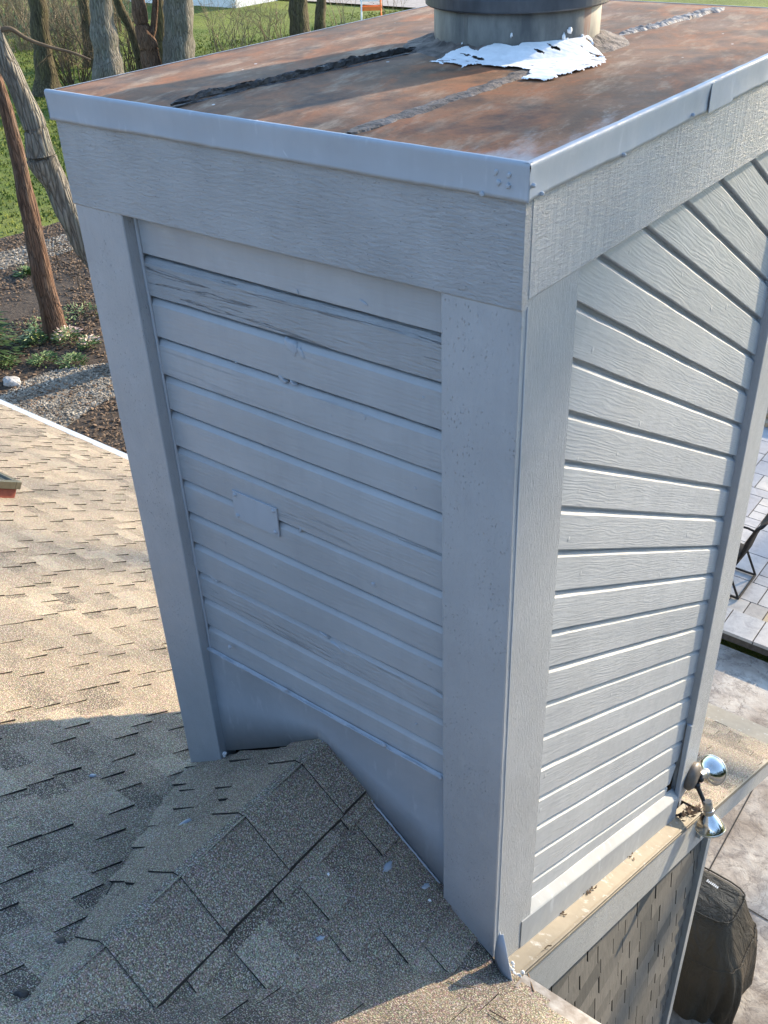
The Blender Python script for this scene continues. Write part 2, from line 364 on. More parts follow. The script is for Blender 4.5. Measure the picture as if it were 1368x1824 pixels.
gravel_poly = pz([(-60, 735), (0, 705), (60, 672), (120, 655), (200, 648), (260, 650), (280, 690), (210, 705), (160, 730), (120, 760), (60, 790), (-60, 800)], GZ + .254)
sheet('gravel_path', gravel_poly, GZ + .258, simple('gravel_bed', (.10, .082, .06), (.28, .25, .20), 40, .95, .8, .02))
sheet('bed_edging', pz([(-60, 470), (0, 452), (60, 436), (130, 414), (230, 380), (230, 402), (140, 440), (60, 462), (0, 478), (-60, 500)], GZ + .254), GZ + .256, simple('woodchip_edge', (.12, .09, .065), (.30, .26, .20), 30, .95, .8, .02))
sheet('stamped_concrete', [(-3.5, -6), (14, -6), (14, 7.35), (-3.5, 7.35)], GZ + .26, 'concrete')
CZ = GZ + .26

def inpoly(x, y, poly):
    c = False; j = len(poly) - 1
    for i in range(len(poly)):
        if (poly[i][1] > y) != (poly[j][1] > y) and x < (poly[j][0] - poly[i][0]) * (y - poly[i][1]) / (poly[j][1] - poly[i][1]) + poly[i][0]: c = not c
        j = i
    return c
def scatter(name, poly, z, n, smin, smax, m, label, cat, tilt=.6, dens=None):
    mb = MB(); xs = [p[0] for p in poly]; ys = [p[1] for p in poly]; k = 0; g = 0
    while k < n and g < n * 12:
        g += 1; x = random.uniform(min(xs), max(xs)); y = random.uniform(min(ys), max(ys))
        if not inpoly(x, y, poly) or (dens and fbm(x * dens, y * dens) < random.uniform(-.5, .3)): continue
        k += 1; s = random.uniform(smin, smax); a = random.uniform(0, 6.28)
        u = Vector((math.cos(a), math.sin(a), random.uniform(-tilt, tilt))).normalized() * s
        v = Vector((-math.sin(a), math.cos(a), random.uniform(-tilt, tilt))).normalized() * s * random.uniform(.4, .9); c = Vector((x, y, z + s * .35))
        t = random.random(); top = c + Vector((0, 0, s * .3))
        P = [c - u, c - v, c + u, c + v]
        for i in range(4): mb.face([P[i], P[(i + 1) % 4], top], 0, t)
    g = G(name + '_mat'); base = M[m].node_tree.nodes['Mix'].inputs if False else None
    return tag(mb.build(name, m), label, cat, kind='stuff')
view_bed = pz([(-40, 460), (0, 445), (160, 400), (250, 380), (440, 345), (520, 700), (430, 900), (200, 850), (-40, 740)])
scatter('leaf_litter', view_bed, GZ + .25, 17000, .02, .055, 'leaf_litter', 'brown fallen leaves and bark chips strewn over the mulch bed below the left trees', 'leaf litter', dens=.6)
scatter('pebbles', gravel_poly, GZ + .258, 5200, .015, .04, 'chip', 'pale loose pebbles lying along the gravel strip beside the left eave', 'gravel', dens=.9)
scatter('wood_chips', pz([(-60, 470), (0, 452), (130, 414), (230, 380), (230, 410), (140, 445), (0, 482), (-60, 505)], GZ + .254), GZ + .256, 1800, .02, .06, 'chip', 'pale wood chips along the edge where the lawn meets the bed', 'wood chips')

# ------------------------------------------------------------------ paver patio (right)
def paver_patio():
    mb = MB(); z0 = CZ; z1 = z0 + .16; random.seed(3)
    x0, x1, y0, y1 = -7.0, 6.0, 7.42, 15.0
    jo = MB(); jo.box((x0, y0 + .03, z0), (x1, y1, z1 - .012))
    y = y0
    def stone(xa, ya, xb, yb, tone, zt=0):
        mb.box((xa + .007, ya + .007, z1 - .03), (xb - .007, yb - .007, z1 + zt), 0, tone)
    x = x0
    while x < x1:                                                # coping
        wd = random.uniform(.30, .42); stone(x, y0 - .03, x + wd, y0 + .40, random.uniform(.2, .55), .012); x += wd
    x = x0
    while x < x1:                                                # soldier row of small setts
        wd = .225; stone(x, y0 + .40, x + wd, y0 + .66, random.choice([.98, .85, .9, .75, 1.0])); x += wd
    gs = .19; nx, ny = int((x1 - x0) / gs), int((y1 - y0 - .66) / gs); occ = [[0] * ny for _ in range(nx)]
    for j in range(ny):
        for i in range(nx):
            if occ[i][j]: continue
            for (a, b) in random.sample([(3, 2), (2, 2), (2, 1), (3, 1), (2, 3), (1, 1), (3, 3), (1, 2)], 8):
                if i + a <= nx and j + b <= ny and not any(occ[i + p][j + q] for p in range(a) for q in range(b)):
                    for p in range(a):
                        for q in range(b): occ[i + p][j + q] = 1
                    stone(x0 + i * gs, y0 + .66 + j * gs, x0 + (i + a) * gs, y0 + .66 + (j + b) * gs, random.uniform(0, .7)); break
    # all the stones are one surface pattern
    jo2 = jo.build('patio_base', simple('joint_sand', (.06, .055, .05), (.10, .09, .08), 20, .95, .3)); tag(jo2, kind='structure')
    return tag(mb.build('patio_paving', 'paver', bevel=0), kind='structure')
paver_patio(); random.seed(11)
# control joints in the stamped concrete
def strip_between(name, a, b, wd, z, m, kind='structure'):
    a = Vector((*a, z)); b = Vector((*b, z)); n = (b - a).cross(Vector((0, 0, 1))).normalized() * wd / 2
    mb = MB(); mb.face([a - n, b - n, b + n, a + n]); return tag(mb.build(name, m), kind=kind)
P1 = onz(1354, 1382, CZ); P2 = onz(1269, 1539, CZ); d12 = (P2 - P1); strip_between('concrete_joint', (P1 - d12 * 1.2)[:2], (P2 + d12)[:2], .012, CZ + .004, 'dark')
P1 = onz(1336, 1621, CZ); P2 = onz(1368, 1640, CZ); d12 = (P2 - P1); strip_between('concrete_joint', (P1 - d12 * 1)[:2], (P2 + d12 * 8)[:2], .012, CZ + .004, 'dark')
# dark planting bed and timber edge beyond the patio
sheet('far_planting_bed', [(-7.5, 12.6), (-1.0, 12.6), (-1.0, 16), (-7.5, 16)], CZ + .175, 'soil')
t = empty('timber_border', (-3.5, 12.5, CZ + .16), 'low tan timber border at the far end of the paved patio', 'border')
for j in range(3):
    mb = MB(); mb.box((-7.0, 12.30 + j * .16, CZ + .165), (-1.2, 12.44 + j * .16, CZ + .235 + j * .08)); mb.build('plank', 'plank', t, bevel=.008)

# ------------------------------------------------------------------ shingled roofs
def shingles(mb, O, u, v, ua, ub, va, vb, expo=.143, seed=1, offs=0.0, th=.007, cols=None):
    O, u, v = Vector(O), Vector(u).normalized(), Vector(v).normalized(); n = u.cross(v).normalized()
    if n.z < 0: n = -n
    rn = random.Random(seed); i = 0; vv = va
    while vv < vb:
        x = ua - rn.uniform(0, .9); bt = min(1, max(0, rn.gauss(.28, .16)))
        while x < ub:                                             # base lamination
            L = rn.uniform(.5, 1.0); x2 = x + L; tn = min(1, max(0, bt + rn.gauss(0, .18)))
            P = lambda a, b, h: O + u * a + v * b + n * h
            mb.face([P(x, vv, .001), P(x2, vv, .001), P(x2, vv + expo, .004), P(x, vv + expo, .004)], 0, tn)
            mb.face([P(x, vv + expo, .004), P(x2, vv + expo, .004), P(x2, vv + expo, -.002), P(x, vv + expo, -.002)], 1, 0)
            x = x2
        x = ua - rn.uniform(0, .5)
        while x < ub:                                             # raised tabs
            L = rn.choice([.10, .14, .18, .22, .28]) * rn.uniform(.85, 1.15); gp = rn.choice([.06, .10, .14, .2]) * rn.uniform(.8, 1.2)
            if x + L > ua:
                tn = min(1, max(0, rn.gauss(.68, .22))); e0, e1 = rn.uniform(-.006, .006), rn.uniform(-.006, .006); lift = th * rn.uniform(.8, 1.4)
                a0, a1 = x, x + L; b1 = expo + rn.uniform(-.004, .004)
                P = lambda a, b, h: O + u * a + v * (vv + b) + n * h
                A, B, C, D = P(a0, 0, .002), P(a1, 0, .002), P(a1 + e1, b1, .004 + lift), P(a0 + e0, b1, .004 + lift)
                A2, B2, C2, D2 = P(a0, 0, .0), P(a1, 0, .0), P(a1 + e1, b1, .0), P(a0 + e0, b1, .0)
                A = P(a0, -.01, .0005 + lift * .3); B = P(a1, -.01, .0005 + lift * .3)
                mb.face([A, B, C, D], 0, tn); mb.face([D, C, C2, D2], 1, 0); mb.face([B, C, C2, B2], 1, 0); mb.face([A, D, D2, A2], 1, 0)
            x += L + gp
        vv += expo; i += 1

HB = (-3.0, 0.0, GZ)
house = empty('house', HB, 'house with a brown asphalt shingle roof and grey trim that carries the painted chimney', 'house')
DN = Vector((0, math.cos(R(30)), -math.sin(R(30))))
EAVE = 3.78; RAKE = 0.085; CHX0, CHX1, CHY1 = -1.515, 0.0, 2.03
def roof_patch(x0, x1, y0, y1, seed, nm='main_roof'):
    mb = MB(); c = math.cos(R(30))
    shingles(mb, (0, 0, RZ), (1, 0, 0), DN, x0 - .5, x1 + .5, round(y0 / c / .143) * .143 - .143, y1 / c + .143, seed=seed)
    mb.obox((x0, y0, roofz(y0) - .03), (x1 - x0, 0, 0), (0, y1 - y0, -TAN * (y1 - y0)), (0, 0, .025), 1)
    return mb.build(nm, ['shingle', 'dark'], house, clip=[((x0, 0, 0), (-1, 0, 0)), ((x1, 0, 0), (1, 0, 0)), ((0, y0, 0), (0, -1, 0)), ((0, y1, 0), (0, 1, 0))])
roof_patch(-12.5, CHX0 + .03, -3.0, EAVE, 5)                     # left of the chimney
roof_patch(CHX0 + .03, .22, -3.0, 0.02, 6)                       # upslope of the chimney
roof_patch(CHX0 + .03, RAKE, CHY1 + .01, EAVE - .13, 8)          # downslope of the chimney
# the roof goes on up to its ridge behind the photographer, and down the other side
UP = simple('plain_shingle', (.10, .09, .08), (.20, .18, .155), 20, .95, .5)
mb = MB(); zr = roofz(-5.6); mb.face([(-12.5, -3.0, roofz(-3.0)), (2.6, -3.0, roofz(-3.0)), (2.6, -5.6, zr), (-12.5, -5.6, zr)]); mb.face([(-12.5, -5.6, zr), (2.6, -5.6, zr), (2.6, -13.5, zr - 7.9 * TAN), (-12.5, -13.5, zr - 7.9 * TAN)]); mb.build('upper_roof', UP, house)
# cricket behind the chimney
AX, AY, AZ = -.685, -1.20, -1.971; RG = Vector((-.753, .045, -2.085))
for sgn, (cx_, cz_) in ((-1, (CHX0, -2.66)), (1, (.0, -2.665))):
    A = Vector((AX, AY, AZ)); C = Vector((cx_, .02, cz_)); u = (RG - A).normalized(); n = u.cross(C - A).normalized()
    if n.z < 0: n = -n
    v = u.cross(n).normalized()
    if (C - A).dot(v) < 0: v = -v
    mb = MB(); shingles(mb, A, u, v, -.6, 1.35, -.01, 1.6, seed=21 + sgn, th=.008)
    pn = Vector((-sgn, 0, 0))
    # keep only what lies above the main roof and on this side of the ridge
    mb.build('cricket_roof', ['shingle', 'dark'], house, clip=[((0, 0, RZ - .004), -RN), ((0, .0435, 0), (0, 1, 0)), (A, pn)])
    if sgn < 0: CN_L = n
    else: CN_R = n
# dark cut line where the main roof shingles lap over the left valley
mb = MB(); va = Vector((CHX0 + .03, .0, roofz(0))); vb_ = Vector((AX - .05, AY + .06, roofz(AY + .06))); nn = Vector((0, 0, 1)).cross(vb_ - va).normalized() * .0035; pp_ = [va.lerp(vb_, t / 30) + nn * 3 * fbm(t * .3, 2) + RN * .010 for t in range(31)]
mb.grid([[p - nn, p + nn, p + nn - RN * .02] for p in pp_], 1); mb.build('valley_cut', ['shingle', 'dark'], house)
# ridge caps
A = Vector((AX, AY, AZ)); u = (RG - A).normalized(); Lr = (RG - A).length
mbc = MB(); k = 0; x = -.62
while x < Lr:
    x2 = x + .29; tn = random.uniform(.45, .85); rows = []
    for q, h in ((x, .019), (x + .008, .023), (x + .32, .010)):
        row = []
        for a in (-1, -.55, -.15, .15, .55, 1):
            sx = 1 if a > 0 else -1; dn = (Vector((sx * .80, 0, -.60))).normalized()
            p = A + u * q + Vector((0, 0, h - .012 * abs(a) ** 0.5 * 0)) + dn * abs(a) * (.235 if a > 0 else .20)
            if abs(a) < .2: p = A + u * q + Vector((a * .12, 0, h - .012))
            row.append(p + Vector((0, 0, .004)))
        rows.append(row)
    mbc.grid(rows, 0, tn)
    r0 = rows[0]; mbc.grid([[p - Vector((0, 0, .018)) for p in r0], r0], 1, 0)
    for side in (0, -1): mbc.grid([[r[side] for r in rows], [r[side] - Vector((0, 0, .016)) for r in rows]], 1, 0)
    x = x2
mbc.build('ridge_cap', ['shingle', 'dark'], house, clip=[((0, .0435, 0), (0, 1, 0)), ((0, 0, RZ - .02), -RN)])

# eave gutters, drip edges
def edge_strip(nm, x0, x1, y0, wd, m1='ledge'):
    z = roofz(y0) + .004; mb = MB()
    mb.obox((x0, y0, z - .004), (x1 - x0, 0, 0), (0, wd, -TAN * wd * .55), (0, 0, .006)); return mb.build(nm, m1, house, bevel=.0015)
def gutter(x0, x1, y0):
    z = roofz(y0) + .012; prof = [(-.10, -.05), (-.10, -.13), (-.03, -.14), (.0, -.09), (.004, .004), (.013, .007), (.015, -.004), (.01, -.008)]
    mb = MB(); n = 40; rows = [[(x0 + (x1 - x0) * i / n, y0 + a, z + b + .003 * math.sin(i * .7)) for a, b in prof] for i in range(n + 1)]
    mb.grid(rows); o = mb.build('gutter', 'white', house, smooth=False)
    s = o.modifiers.new('s', 'SOLIDIFY'); s.thickness = .003; return o
edge_strip('gutter_cover', -12.5, -1.5, EAVE - .01, .11, 'metal'); gutter(-12.5, -1.5, EAVE + .10)
edge_strip('gutter_cover', -1.5, RAKE + .02, EAVE - .13, .22, 'ledge'); gutter(-1.5, RAKE + .04, EAVE + .09)
mb = MB(); mb.box((RAKE + .042, EAVE - .07, roofz(EAVE) - .17), (RAKE + .05, EAVE + .13, roofz(EAVE) + .02)); mb.box((RAKE + .051, EAVE - .02, roofz(EAVE) - .16), (RAKE + .15, EAVE + .09, roofz(EAVE) - .02)); mb.build('gutter_end_box', 'metal', house, bevel=.003)
def rake_board(nm, y0, y1, x, th, h, m='fascia', drop=0.0):
    mb = MB(); mb.obox((x, y0, roofz(y0) - h + .0 - drop), (th, 0, 0), (0, y1 - y0, -TAN * (y1 - y0)), (0, 0, h - .012)); return mb.build(nm, m, house, bevel=.002)
rake_board('rake_board', 2.02, EAVE, RAKE - .022, .024, .20)
mb = MB(); mb.obox((RAKE - .02, 2.02, roofz(2.02) - .03), (.03, 0, 0), (0, EAVE - 2.02, -TAN * (EAVE - 2.02)), (0, 0, .034)); mb.build('rake_drip_edge', 'ledge', house)
# near overhang beyond the corner (runs out of the picture to the lower right)
roof_patch(.22, 2.6, -3.0, -.035, 9)
edge_strip('overhang_drip_edge', .10, 2.6, -.035, .066, simple('weathered_apron', (.22, .19, .16), (.40, .38, .35), 22, .6, .4))
mb = MB(); mb.obox((.10, .031, roofz(.031) - .006), (2.5, 0, 0), (0, .010, -.004), (0, 0, .012)); mb.build('drip_edge_lip', 'white', house, bevel=.002)
mb = MB(); mb.box((.13, .0, roofz(0) - .20), (2.6, .028, roofz(0) - .012)); mb.build('overhang_fascia', 'fascia', house)

# ledge, skirt, fascia and shake wall under the chimney
LZ = lambda y: -2.711 - .5546 * y
def slope_box(mb, x0, x1, y0, y1, top, h, dz=0.0, mi=0):
    """box following the ledge slope between y0 and y1, top at LZ+top (dz = fall across x)"""
    v = []
    for x, d in ((x0, 0), (x1, dz)):
        for y in (y0, y1):
            for hh in (-h, 0): v.append((x, y, LZ(y) + top + hh + d))
    n = len(mb.v); mb.v.extend(v)
    for f in ([0, 1, 3, 2], [4, 6, 7, 5], [0, 4, 5, 1], [2, 3, 7, 6], [1, 5, 7, 3], [0, 2, 6, 4]): mb.f.append([n + i for i in f]); mb.mi.append(mi); mb.tone.append(.4); mb.worn.append(0)
mb = MB(); slope_box(mb, -.04, .058, .06, 2.06, 0, .012, -.012); ld = mb.build('ledge', 'ledge', house, bevel=.001)
mb = MB(); slope_box(mb, .052, .064, .05, 2.06, -.004, .02); slope_box(mb, .0645, .068, .05, 2.07, -.016, .016); mb.build('ledge_lip', 'ledge', house, bevel=.002)
mb = MB(); slope_box(mb, .030, .060, .10, 2.36, -.030, .27); mb.build('fascia_board', 'fascia', house, bevel=.002)
def shakes():
    mb = MB(); rn = random.Random(5); z = GZ + .3; k = 0
    while z < -3.0:
        y = -.2 + rn.uniform(-.15, 0)
        while y < 2.30:
            wd = rn.choice([.13, .17, .21, .25]); y2 = min(y + wd, 2.30); t = rn.random(); e = rn.uniform(.0, .004); gp = .004
            zb = z + rn.choice([0, 0, .012, -.012]); zt = z + .19
            a, b = y + gp, y2 - gp
            if b - a > .02:
                xb, xt = .036 + e, .020 + e
                mb.face([(xb, a, zb), (xb, b, zb), (xt, b, zt), (xt, a, zt)], 0, t)
                mb.face([(xb, a, zb), (.005, a, zb), (.005, b, zb), (xb, b, zb)], 1, 0)
                for q in (a, b): mb.face([(xb, q, zb), (xt, q, zt), (.005, q, zt), (.005, q, zb)], 1, 0)
            y = y2
        z += .172; k += 1
    mb.box((-.12, -.2, GZ), (.004, 2.30, -2.9), 1)
    return mb.build('shake_wall', ['shake', 'dark'], house, clip=[((0, 0, LZ(0) - .20), (0, .5546, 1)), ((0, 2.30, 0), (0, 1, 0))])
shakes()
mb = MB(); mb.box((-.02, 2.305, GZ + .2), (.062, 2.375, LZ(2.34) - .20)); mb.build('wall_corner_trim', 'fascia', house, bevel=.002)
mb = MB(); mb.box((-11.5, -6, GZ), (-1.6, 3.2, -4.9)); mb.build('wall', 'houseside', house)
mb = MB(); mb.box((-1.6, 0, GZ), (-.13, 2.30, -3.9)); mb.build('bump_out_wall', 'fascia', house)
# skylight at the left edge of the picture
def skylight():
    c = onroof(-55, 880); y1 = onroof(30, 872)
    k = MB(); O = Vector((c.x, 1.45, roofz(1.45))); n = RN; w_, l_ = .62, 1.05
    O = onroof(26, 888) - Vector((w_, 0, 0)) - DN * l_
    k.obox(O - n * .02, (w_, 0, 0), DN * l_, n * .10); cb = k.build('skylight', 'redcurb', house, bevel=.004)
    f = MB(); X = Vector((1, 0, 0)); T = .05
    Q = O + n * .08 - X * .02 - DN * .02; W2, L2 = w_ + .04, l_ + .04
    for o_, a, b in ((Q, X * W2, DN * T), (Q + DN * (L2 - T), X * W2, DN * T), (Q + DN * (T + .0005), X * T, DN * (L2 - 2 * T - .001)), (Q + X * (W2 - T) + DN * (T + .0005), X * T, DN * (L2 - 2 * T - .001))): f.obox(o_, a, b, n * .06)
    f.build('frame', 'bronzeframe', cb, bevel=.004)
    g = MB(); g.obox(Q + X * T + DN * T + n * .03, X * (W2 - 2 * T), DN * (L2 - 2 * T), n * .012); g.build('glass', 'skyglass', cb)
skylight()
# blobs lying on a plane (tar dabs, paint drips)
def blob(nm, px, r, stretch, P, N, m, par, h=.004, ang=0, seed=0, lift=.012):
    c = on(px[0], px[1], P, N); n = Vector(N).normalized(); a = n.orthogonal().normalized(); a = Matrix.Rotation(ang, 3, n) @ a; b = n.cross(a)
    mb = MB(); rows = []
    for f, hh in ((1.15, -.012), (1, 0), (.75, h), (.35, h * 1.3), (.02, h * 1.2)):
        rows.append([c + n * (lift + hh) + (a * math.cos(t) * stretch + b * math.sin(t)) * r * f * (1 + .55 * noise.noise(Vector((math.cos(t) * 1.6, math.sin(t) * 1.6, seed * 3.7)))+ .25 * noise.noise(Vector((math.cos(t) * 5, math.sin(t) * 5, seed * 3.7)))) for t in [2 * math.pi * j / 28 for j in range(28)]])
    mb.grid(rows, close=True); return mb.build(nm, m, par, smooth=True)
CR = Vector((AX, AY, AZ))
for i, (px, r, st, an) in enumerate([((108, 1680), .014, 1.2, 0), ((290, 1716), .013, 1.1, 1), ((240, 1795), .017, 1.2, 2), ((140, 1742), .012, 5.0, 1.0), ((38, 1772), .010, 1.6, 0), ((196, 1628), .010, 2.2, 1.0)]):
    blob('tar_dab', px, r, st, CR, CN_R if px[0] > 200 else RN, 'tar', house, .003, an, i, .009)
for i, (px, r, st, an) in enumerate([((578, 1354), .020, 1.4, .6), ((690, 1545), .010, 2.2, .9), ((583, 1558), .005, 1, 0), ((757, 1580), .009, 2, .6), ((763, 1605), .005, 1.5, 0), ((570, 1672), .008, 1.8, .3)]):
    blob('paint_drip', px, r, st, CR, CN_R, 'metal' if i not in (2, 4) else 'sealwhite', house, .002, an, 10 + i, .008)
for i, (px, r, st, an) in enumerate([((330, 1468), .010, 2, .4), ((165, 1384), .008, 1.6, .2), ((358, 1372), .014, 1.6, .6), ((320, 1400), .008, 1.6, .6)]):
    blob('paint_drip', px, r, st, CR if i == 0 else (0, 0, RZ), CN_L if i == 0 else RN, 'metal', house, .002, an, 20 + i, .009)

# ------------------------------------------------------------------ the chimney
CB = (-.757, 1.0, RZ - .6)
ch = empty('chimney', CB, 'tall blue grey painted wood chimney chase with a rusty metal top on the shingle roof', 'chimney')
X0, X1, Y0, Y1, E = -1.515, 0.0, 0.0, 2.03, .012
SY, SX = .055, -.042                                             # siding planes
mb = MB(); mb.box((X0 + .07, SY + .045, -4.3), (SX - .045, Y1 - .07, -.02)); mb.build('chase_wall', 'dark', ch)
def wob(a, s, amp): return amp * fbm(a * s, 3.1 * s)
def boards(mb, O, u, v, n, ua, ub, v_tops, seed, worn={}, recess=.011, bev=.013, step=.03, depth=.014, gap=.02):
    """v_tops: board upper edges, from the top down. profile = face, bevelled top, dark recess under the board above"""
    O, u, v, n = map(Vector, (O, u, v, n)); rn = random.Random(seed); N = int((ub - ua) / step)
    for k in range(len(v_tops) - 1):
        t, b = v_tops[k], v_tops[k + 1]; tone = rn.random(); wv = worn.get(k, 0.0)
        p0, p1 = rn.uniform(0, 50), rn.uniform(0, 50); tilt = rn.uniform(-.0015, .0015); amp = .0012 + .003 * wv
        rows = []
        for i in range(N + 1):
            s = ua + (ub - ua) * i / N; wt = amp * fbm(s * 5, p0); wb = amp * fbm(s * 5, p1); wn2 = .0012 * fbm(s * 3, p0 + p1) + tilt
            c2 = .6 * wn2
            prof = [(b + wb, -.034), (b + wb, wn2 - .002), (b + wb + .002, wn2), (b + .35 * (t - b), wn2), (b + .65 * (t - b), c2), (t - recess - bev + wt, c2 - .0005), (t - recess - .002 + wt, -depth + .001), (t - recess + wt * .5, -depth - .002), (t - recess + .001, -depth - gap), (t + .006, -depth - gap)]
            rows.append([O + u * s + v * a + n * h for a, h in prof])
        mb.grid(rows, 0, tone, wv)
    return mb
# left (shaded) face: level boards
zl = [-.425 + .126, -.425, -.551, -.682, -.807, -.930, -1.059, -1.187, -1.317, -1.442, -1.567, -1.682, -1.811, -1.935]
mb = MB(); boards(mb, (0, SY, 0), (1, 0, 0), (0, 0, 1), (0, -1, 0), X0 + .15, -.15, zl, 4, {1: 1.0, 6: .35, 10: .4, 3: .15}, recess=.013, bev=.015, depth=.012)
mb.build('siding', 'sid_l', ch, smooth=False)
# right (sunlit) face: boards slanting down and away at 30 degrees
su = Vector((0, math.cos(R(30.2)), -math.sin(R(30.2)))); sv = Vector((0, math.sin(R(30.2)), math.cos(R(30.2)))); c30 = math.cos(R(30.2))
zt = [(-.203 - .1462 * k) * c30 for k in range(-7, 17)]
mb = MB(); boards(mb, (SX, 0, 0), su, sv, (1, 0, 0), -.3, 3.2, zt, 9, {}, recess=.010, bev=.013, gap=.003)
mb.build('siding', 'sid_r', ch, clip=[((0, .16, 0), (0, -1, 0)), ((0, 1.90, 0), (0, 1, 0)), ((0, 0, -.20), (0, 0, 1)), ((0, 0, LZ(0) + .155), (0, -.5546, -1))])
# skirt board under the slanted siding
mb = MB(); rows = []
for i in range(41):
    y = .2 + 1.62 * i / 40; z = LZ(y)
    rows.append([(-.05, y, z + .20), (SX + .002, y, z + .195), (-.013, y, z + .158 + .002 * fbm(y * 6, 1)), (-.010, y, z + .152), (-.010, y, z - .01)])
mb.grid(rows); mb.build('skirt_board', paint('skirt_paint', 'metal', 'z', tint=tuple(c * .86 for c in PAINT), rough=.55), ch)
# posts
def post(nm, a, b, m, wobx=0.0, mats=None):
    (x0, y0, z0), (x1, y1, z1) = a, b; mb = MB(); N = 60; rows = []
    for i in range(N + 1):
        z = z1 + (z0 - z1) * i / N; wx = wobx * fbm(z * 3, x0 * 7); wy = wobx * fbm(z * 3, y1 * 9)
        r = .003
        rows.append([(x0 + wx, y0 + r, z), (x0 + r + wx, y0, z), (x1 - r + wx, y0, z), (x1 + wx, y0 + r, z), (x1 + wx, y1 - r + wy, z), (x1 - r + wx, y1 + wy, z), (x0 + r + wx, y1 + wy, z), (x0 + wx, y1 - r + wy, z)])
    mb.grid(rows, close=True); mb.face(rows[0]); mb.face(rows[-1][::-1]); return mb.build(nm, m, ch)
FB = -.305; FR = -.288
post('corner_post', (X0 + E, E, -2.66), (X0 + E + .206, SY + .04, FB), 'speck', .0012)           # far left
post('corner_post', (-.012 - .2075, E, -2.72), (-.012, .034, FB), 'speck', .0012)                 # near corner, shaded face
post('corner_post', (-.055, .0345, -2.99), (-.0125, .268, FR), 'deep', .001)                      # near corner, sunlit face
post('corner_post', (-.06, 1.822, -3.62), (-.012, 2.02, FR), 'deep', .0012)                        # far post
post('trim_patch', (-.035, 1.808, -3.62), (-.0095, 1.821, -3.05), 'metal', .0008)
mb = MB(); mb.box((X0 + E, E + .1, -4.1), (X0 + E + .03, Y1 - .01, -.1)); mb.build('side_wall', 'speck', ch)
mb = MB(); mb.box((X0 + E + .03, Y1 - .045, -4.3), (-.05, Y1 - .012, -.1)); mb.build('back_wall', 'speck', ch)
# frieze boards under the rim
def frieze_x():
    mb = MB(); N = 60; rows = []
    for i in range(N + 1):
        x = X0 + .010 + (-.0105 - X0 - .010) * i / N; wz = .0015 * fbm(x * 6, 2)
        rows.append([(x, .036, -.03), (x, .0085, -.03), (x, .0085, FB + .004 + wz), (x, .0115, FB + wz), (x, .036, FB + wz)])
    mb.grid(rows); mb.face(rows[0]); mb.face(rows[-1][::-1]); return mb.build('frieze_board', 'rough_x', ch)
frieze_x()
mb = MB(); N = 60; rows = []
for i in range(N + 1):
    y = .0365 + (2.022 - .0365) * i / N; wz = .0015 * fbm(y * 6, 5)
    rows.append([(-.045, y, -.03), (-.0095, y, -.03), (-.0095, y, FR + .004 + wz), (-.0125, y, FR + wz), (-.045, y, FR + wz)])
mb.grid(rows); mb.face(rows[0][::-1]); mb.face(rows[-1]); mb.build('frieze_board', 'rough_y', ch)
# metal panel (flashing) at the foot of the shaded face
def apron():
    mb = MB(); rows = []; N = 60
    for i in range(N + 1):
        x = X0 + .19 + (-.19 - (X0 + .19)) * i / N; z1 = -1.925 + .004 * fbm(x * 7, 2); yb = .044
        if x < -.753: zb = -2.088 - (-.753 - x) * .70
        else: zb = -2.088 - (x + .753) * .80 - .02
        rows.append([(x, yb + .008, z1 + .004), (x, yb - .006, z1), (x, yb, z1 - .012), (x, yb + .002 * fbm(x * 4, 8), (z1 + zb) / 2), (x, yb, zb), (x, yb + .012, zb)])
    mb.grid(rows); o = mb.build('flashing_panel', 'metal', ch, smooth=True)
    bead = MB(); pts = [(X0 + .19 + (-.21 - (X0 + .19)) * i / 80, .040, -1.925 + .006 * fbm(i * .18, 2)) for i in range(81)]
    bead.tube(pts, [.0022 + .0025 * abs(fbm(i * .5, 1)) for i in range(81)], 6, nz=.4); 
    for q in ((410, 1152), (510, 1229), (684, 1327), (785, 1385)):
        c = on(q[0], q[1], (0, .04, 0), (0, 1, 0)); bead.lathe([(.0, .009), (.004, .008), (.007, .004), (.008, .0005)], c, (0, -1, 0), 10)
    bead.build('caulk_bead', 'metal', o, smooth=True)
    return o
apron()
mb = MB(); pts = []
for i in range(50):
    x = -.753 + .50 * i / 49; pts.append((x, .040 + .002 * fbm(i * .3, 4), -2.085 - (x + .753) * .775 + .010 + .003 * fbm(i * .5, 9)))
mb.tube(pts, [.0035 + .003 * abs(fbm(i * .6, 2)) for i in range(50)], 6, nz=.5); mb.build('base_caulk', 'metal', ch, smooth=True)
# caulk in the jamb at left, small repair plate with screws
mb = MB(); mb.tube([(X0 + .222 + .002 * fbm(i * .3, 3), SY - .002, -.31 - i * .0265) for i in range(80)], .0055, 6, nz=.5); mb.build('caulk_line', 'metal', ch, smooth=True)
def plate():
    c = [on(u, v, (0, SY - .004, 0), (0, 1, 0)) for u, v in ((413, 872), (492, 900), (500, 957), (421, 931))]
    xa, xb = c[0].x, c[1].x; zt_, zb = c[0].z, c[2].z
    mb = MB(); mb.box((xa, SY - .0065, zb), (xb, SY - .001, zt_)); p = mb.build('repair_plate', 'metal', ch, bevel=.0012)
    for x in (xa + .014, xb - .014):
        for z in (zt_ - .012, zb + .014):
            s = MB(); s.lathe([(0, .0078), (.003, .007), (.0055, .004), (.006, .0003)], (x, SY - .0065, z), (0, -1, 0), 12); s.build('screw', 'metal', p, smooth=True)
plate()
